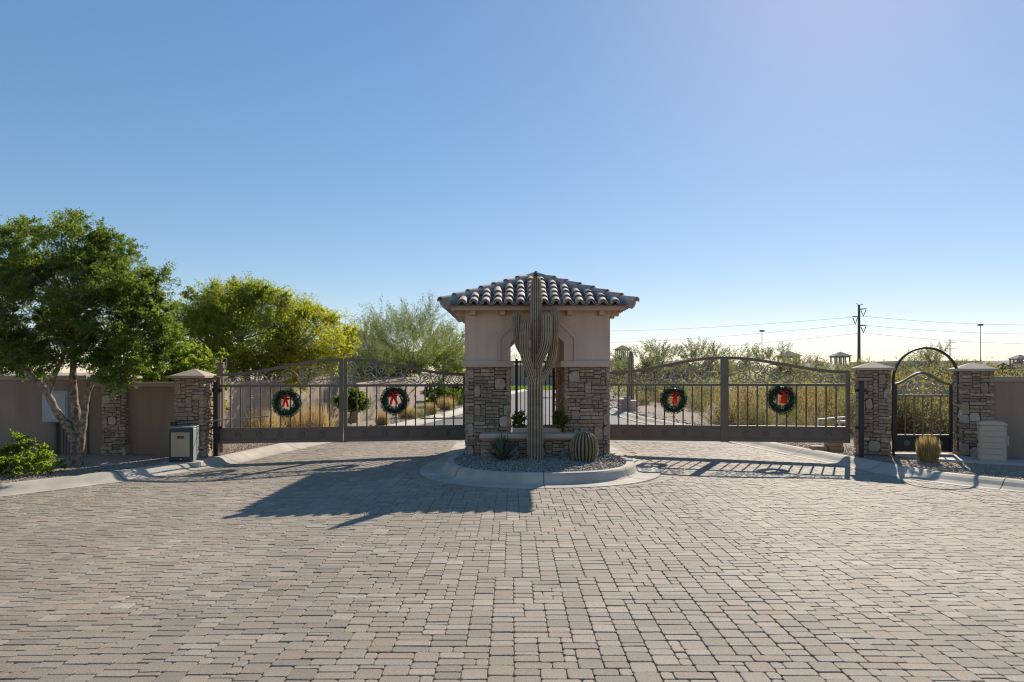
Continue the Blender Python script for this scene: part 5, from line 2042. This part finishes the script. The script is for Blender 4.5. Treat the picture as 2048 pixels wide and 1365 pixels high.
wr = thing('white_rail', 'low white metal rail half hidden by brush behind the outer right gate leaf', 'rail', (P(1665, 0, 16.5).x, 16.5, -.05))
X0_, X1_ = P(1632, 0, 16.5).x, P(1694, 0, 16.5).x
MB().tube([(X0_, 16.5, .50), (X1_, 16.6, .56)], .022, 8).build('rail', M['white'], wr, world=True)
MB().tube([(P(1672, 0, 16.5).x, 16.56, .44), (X1_, 16.58, .45)], .035, 8).build('rail', M['white'], wr, world=True)
for x_, z_ in ((X0_ + .06, .50), (P(1680, 0, 16.5).x, .53)):
    MB().box(x_ - .02, x_ + .02, 16.52, 16.56, -.2, z_ - .022).build('post', M['white'], wr, world=True)

# low tan block plinth at the right gate foot
pb = thing('block_plinth', 'low tan block plinth under the hinge end of the right gate', 'plinth', (6.55, 14.15, -.05), R(-8))
for k, (a, z0, z1) in enumerate(((-.30, 0, .16), (.02, 0, .16), (.0, .162, .30))):
    MB().box(a, a + .30, 0, .3, z0, z1, bev=.012).build('block', M['flagstone'], pb)

# ------------------------------------------------------------------ beyond the gates
def far_wall(label, a, b_, za0, za1):
    t = thing('block_wall', label, 'wall', (*a, 0), math.atan2(b_[1] - a[1], b_[0] - a[0]))
    L = math.dist(a, b_)
    c = MB()
    c.add([(0, -.1, -.3), (L, -.1, -.3), (L, -.1, za1), (0, -.1, za0), (0, .1, -.3), (L, .1, -.3), (L, .1, za1), (0, .1, za0)], [(0, 1, 2, 3), (5, 4, 7, 6), (3, 2, 6, 7), (1, 0, 4, 5), (1, 5, 6, 2), (4, 0, 3, 7)])
    c.build('panel', M['farwall'], t)
    k = MB()
    k.add([(-.01, -.13, za0), (L + .01, -.13, za1), (L + .01, -.13, za1 + .07), (-.01, -.13, za0 + .07), (-.01, .13, za0), (L + .01, .13, za1), (L + .01, .13, za1 + .07), (-.01, .13, za0 + .07)],
          [(0, 1, 2, 3), (5, 4, 7, 6), (3, 2, 6, 7), (1, 0, 4, 5), (1, 5, 6, 2), (4, 0, 3, 7)])
    k.build('coping', M['farwall'], t)
    return t


far_wall('streaked tan block wall running back behind the first wreath', (-7.0, 15.9), (-6.55, 27.5), 1.33, 1.47)
far_wall('streaked tan block wall running back behind the second wreath', (-4.95, 21.4), (-4.3, 29.6), 1.22, 1.38)
far_wall('end return of the streaked block wall beside the round shrub', (-4.3, 29.62), (-7.5, 29.8), 1.36, 1.36)

# low entry monument through the right gate
mn = thing('entry_monument', 'low tan entry monument with pale caps behind the right gate', 'monument', (P(1252, 0, 28).x, 28, 0))
X = P(1252, 0, 28).x
MB().box(X - .30, X + .02, 27.8, 28.3, -.2, .52).build('block', M['stucco'], mn, world=True)
MB().box(X - .12, X + .14, 27.7, 27.79, -.2, .66).build('block', M['housewall'], mn, world=True)
MB().box(X + .03, X + .42, 27.85, 28.3, -.2, .46).build('block', M['stucco'], mn, world=True)
MB().box(X - .34, X + .03, 27.79, 28.33, .522, .56).build('cap', M['white'], mn, world=True)
MB().box(X + .032, X + .45, 27.82, 28.33, .462, .50).build('cap', M['white'], mn, world=True)


def gable(label, cx, d, w, dep, zw_, zr, wallm, nwin=2, rz=0.0, hip=False):
    t = thing('house', label, 'house', (cx, d, 0), rz)
    MB().box(-w / 2, w / 2, 0, dep, -.3, zw_).build('wall', M[wallm], t)
    o_ = .5
    r = MB()
    if hip:
        k = min(dep, w) * .45
        vs = [(-w / 2 - o_, -o_, zw_ + .003), (w / 2 + o_, -o_, zw_ + .003), (w / 2 + o_, dep + o_, zw_ + .003), (-w / 2 - o_, dep + o_, zw_ + .003), (-w / 2 + k, dep / 2, zr), (w / 2 - k, dep / 2, zr)]
        r.add(vs, [(0, 1, 5, 4), (1, 2, 5), (2, 3, 4, 5), (3, 0, 4), (3, 2, 1, 0)])
    else:
        # gable end faces the viewer
        r.prism([(-w / 2 - o_, zw_ - .1), (-w / 2 - o_, zw_ - .35), (0, zr - .25), (w / 2 + o_, zw_ - .35), (w / 2 + o_, zw_ - .1), (0, zr)], 'y', -o_, dep + o_)
        MB().prism([(-w / 2, zw_ + .002), (w / 2, zw_ + .002), (0, zr - .3)], 'y', .01, dep - .01).build('gable', M[wallm], t)
    r.build('roof', M['houseroof'], t)
    for k in range(nwin):
        x = -w / 2 + w * (k + 1) / (nwin + 1)
        f = MB().box(x - .6, x + .6, -.05, -.002, .9, 2.1).build('window', M['housewall'], t)
        MB().box(x - .52, x + .52, -.06, -.052, .98, 2.02).build('pane', M['glass'], f)
    return t


gable('house with a dark tiled hip roof behind the feathery trees on the left', P(722, 0, 48).x - 1.5, 48, 8, 9, 3.2, 4.85, 'housewall', 3, hip=True)
gable('grey stone house with a gable, seen through the scrolls of the right gate', P(1352, 0, 62).x + .4, 62, 5.0, 9, 1.5, 2.75, 'housegrey', 1)
gable('grey stone house with a low gable, over the right stucco wall', P(2010, 0, 60).x - .5, 60, 4.3, 8, 1.35, 2.5, 'housegrey', 1)
gable('long low flat toned house between the trees beyond the right gate', P(1665, 0, 85).x, 86, 8, 9, 1.9, 3.2, 'housewall', 2, hip=True)
gable('distant house with a small gable at the far right edge', P(2035, 0, 110).x, 110, 5.0, 8, 2.4, 3.6, 'housewall', 1)
gable('pale house with a dark roof seen through the passage', P(1100, 0, 95).x, 95, 12, 9, 2.6, 4.0, 'housewall', 3, hip=True)
t = thing('long_building', 'long dark flat roofed building on the horizon at the far right', 'building', (P(1985, 0, 220).x, 220, 0))
MB().box(-30, 60, 0, 30, -.5, 4.4).build('wall', M['housegrey'], t)
MB().box(-31, 61, -1, 31, 4.402, 5.3).build('roof', M['metalgrey'], t)


def tower(label, px, d, ztop, w, wallm):
    t = thing('tower', label, 'tower', (P(px, 0, d).x, d, 0))
    hb = ztop - w * .95
    MB().box(-w / 2, w / 2, 0, w, -.3, hb).build('base', M[wallm], t)
    for sx in (-.5, -.17, .17, .5):
        for sy in (0, 1):
            x = sx * (w - .22)
            MB().box(x - .075, x + .075, sy * (w - .22), sy * (w - .22) + .15, hb + .002, hb + w * .52).build('column', M[wallm], t)
    MB().box(-w / 2, w / 2, 0, w, hb + w * .522, hb + w * .62).build('beam', M[wallm], t)
    o_ = w * .12
    z = hb + w * .622
    MB().add([(-w / 2 - o_, -o_, z), (w / 2 + o_, -o_, z), (w / 2 + o_, w + o_, z), (-w / 2 - o_, w + o_, z), (0, w / 2, ztop)], [(0, 1, 4), (1, 2, 4), (2, 3, 4), (3, 0, 4), (3, 2, 1, 0)]).build('roof', M['houseroof'], t)
    return t


tower('pale open roof tower just right of the gatehouse eave', 1247, 90, EYE + 55 / F * 90, 1.75, 'housewall')
tower('olive toned open roof tower above the outer right gate leaf', 1584, 92, EYE + 44 / F * 92, 2.3, 'housewall')
tower('dark open roof tower left of the tall power pole', 1687, 90, EYE + 42 / F * 90, 1.9, 'housegrey')
tower('small open roof tower at the far right edge', 2049, 95, EYE + 36 / F * 95, 1.8, 'housegrey')
# small saguaro far off
st = thing('saguaro_cactus', 'distant single stemmed cactus beside the pale open tower', 'cactus', (P(1262, 0, 33).x, 33, 0))
zz = EYE + (HZ - 703) / F * 33
ribbed([(P(1262, 0, 33).x, 33, z) for z in (-.1, .8, 1.6, zz - .3, zz - .1, zz)], [.14, .15, .15, .13, .09, .03], 10, 'trunk', M['cactus'], st)

# power line
PD = 210
pw = thing('power_pole', 'tall dark steel power pole with three bracket arms above the right gate', 'power pole', (P(1718, 0, PD).x, PD, 0))
xc = P(1718, 0, PD).x
zz = lambda py: EYE + (HZ - py) / F * PD
xx_ = lambda px: P(px, 0, PD).x
MB().tube([(xc, PD, -.5), (xc, PD, zz(610))], [.55, .32], 10).build('mast', M['polesteel'], pw, world=True)
MB().tube([(xx_(1713), PD, zz(607)), (xc, PD, zz(611)), (xx_(1726), PD, zz(609))], .10, 6).build('top_arm', M['polesteel'], pw, world=True)
for (pa, ya, yb, pv_) in ((1733, 619, 618, 1727), (1705, 635, 633, 1711), (1733, 652, 651, 1727)):
    MB().tube([(xc, PD, zz(ya)), (xx_(pa), PD, zz(yb))], [.22, .13], 6).build('arm', M['polesteel'], pw, world=True)
    hx = (pa - 1718)
    vz = zz(ya + 14)
    xa, xb, xm = xx_(1718 + hx * .25), xx_(1718 + hx * .93), xx_(1718 + hx * .58)
    MB().tube([(xa, PD, zz(ya + 2)), (xm, PD, vz), (xb, PD, zz(ya + 1))], .15, 5).build('insulator', M['polesteel'], pw, world=True)


def wire(label, p0, p1, sag, group='power line wires', r=.034):
    pts = []
    p0, p1 = Vector(p0), Vector(p1)
    for i in range(25):
        t = i / 24
        p = p0.lerp(p1, t)
        p.z -= sag * 4 * t * (1 - t)
        pts.append(p)
    o = MB().tube(pts, r, 4).build('power_wire', M['wire'])
    return tag(o, label, 'wire', group)


for (yl, pxm, y_end_l, y_end_r, nm) in ((633, 1727, 685, 641, 'top'), (649, 1711, 712, 661, 'middle'), (666, 1727, 735, 683, 'lowest')):
    wire('%s power wire sloping down from the tall pole towards the gatehouse' % nm, (xx_(pxm), PD, zz(yl)), ((1000 - 1024) / F * 420, 420, EYE + (HZ - y_end_l + 28) / F * 420), 3.0)
    wire('%s power wire running from the tall pole to the right' % nm, (xx_(pxm), PD, zz(yl)), ((2350 - 1024) / F * 200, 200, EYE + (HZ - y_end_r) / F * 200), 2.0)
for (px, py, d, r, lab) in ((1524, 664, 150, .09, 'thin light mast above the middle of the right gate'), (1961, 652, 150, .10, 'thin light mast above the right stone pillar'), (1900, 678, 170, .17, 'slim distant utility pole above the walk gate hoop')):
    t = thing('light_mast', lab, 'mast', (P(px, 0, d).x, d, 0))
    zt_ = EYE + (HZ - py) / F * d
    MB().tube([(0, 0, -.3), (0, 0, zt_)], [r, r * .6], 6).build('mast', M['polesteel'], t)
    if px != 1900:
        MB().box(-.45, .45, -.3, .3, zt_ + .002, zt_ + .35).build('lamp_head', M['polesteel'], t)
    else:
        for q_ in (.9, 2.6):
            MB().box(-1.4, 1.4, -.08, .08, zt_ - q_, zt_ - q_ + .14).build('crossarm', M['polesteel'], t)
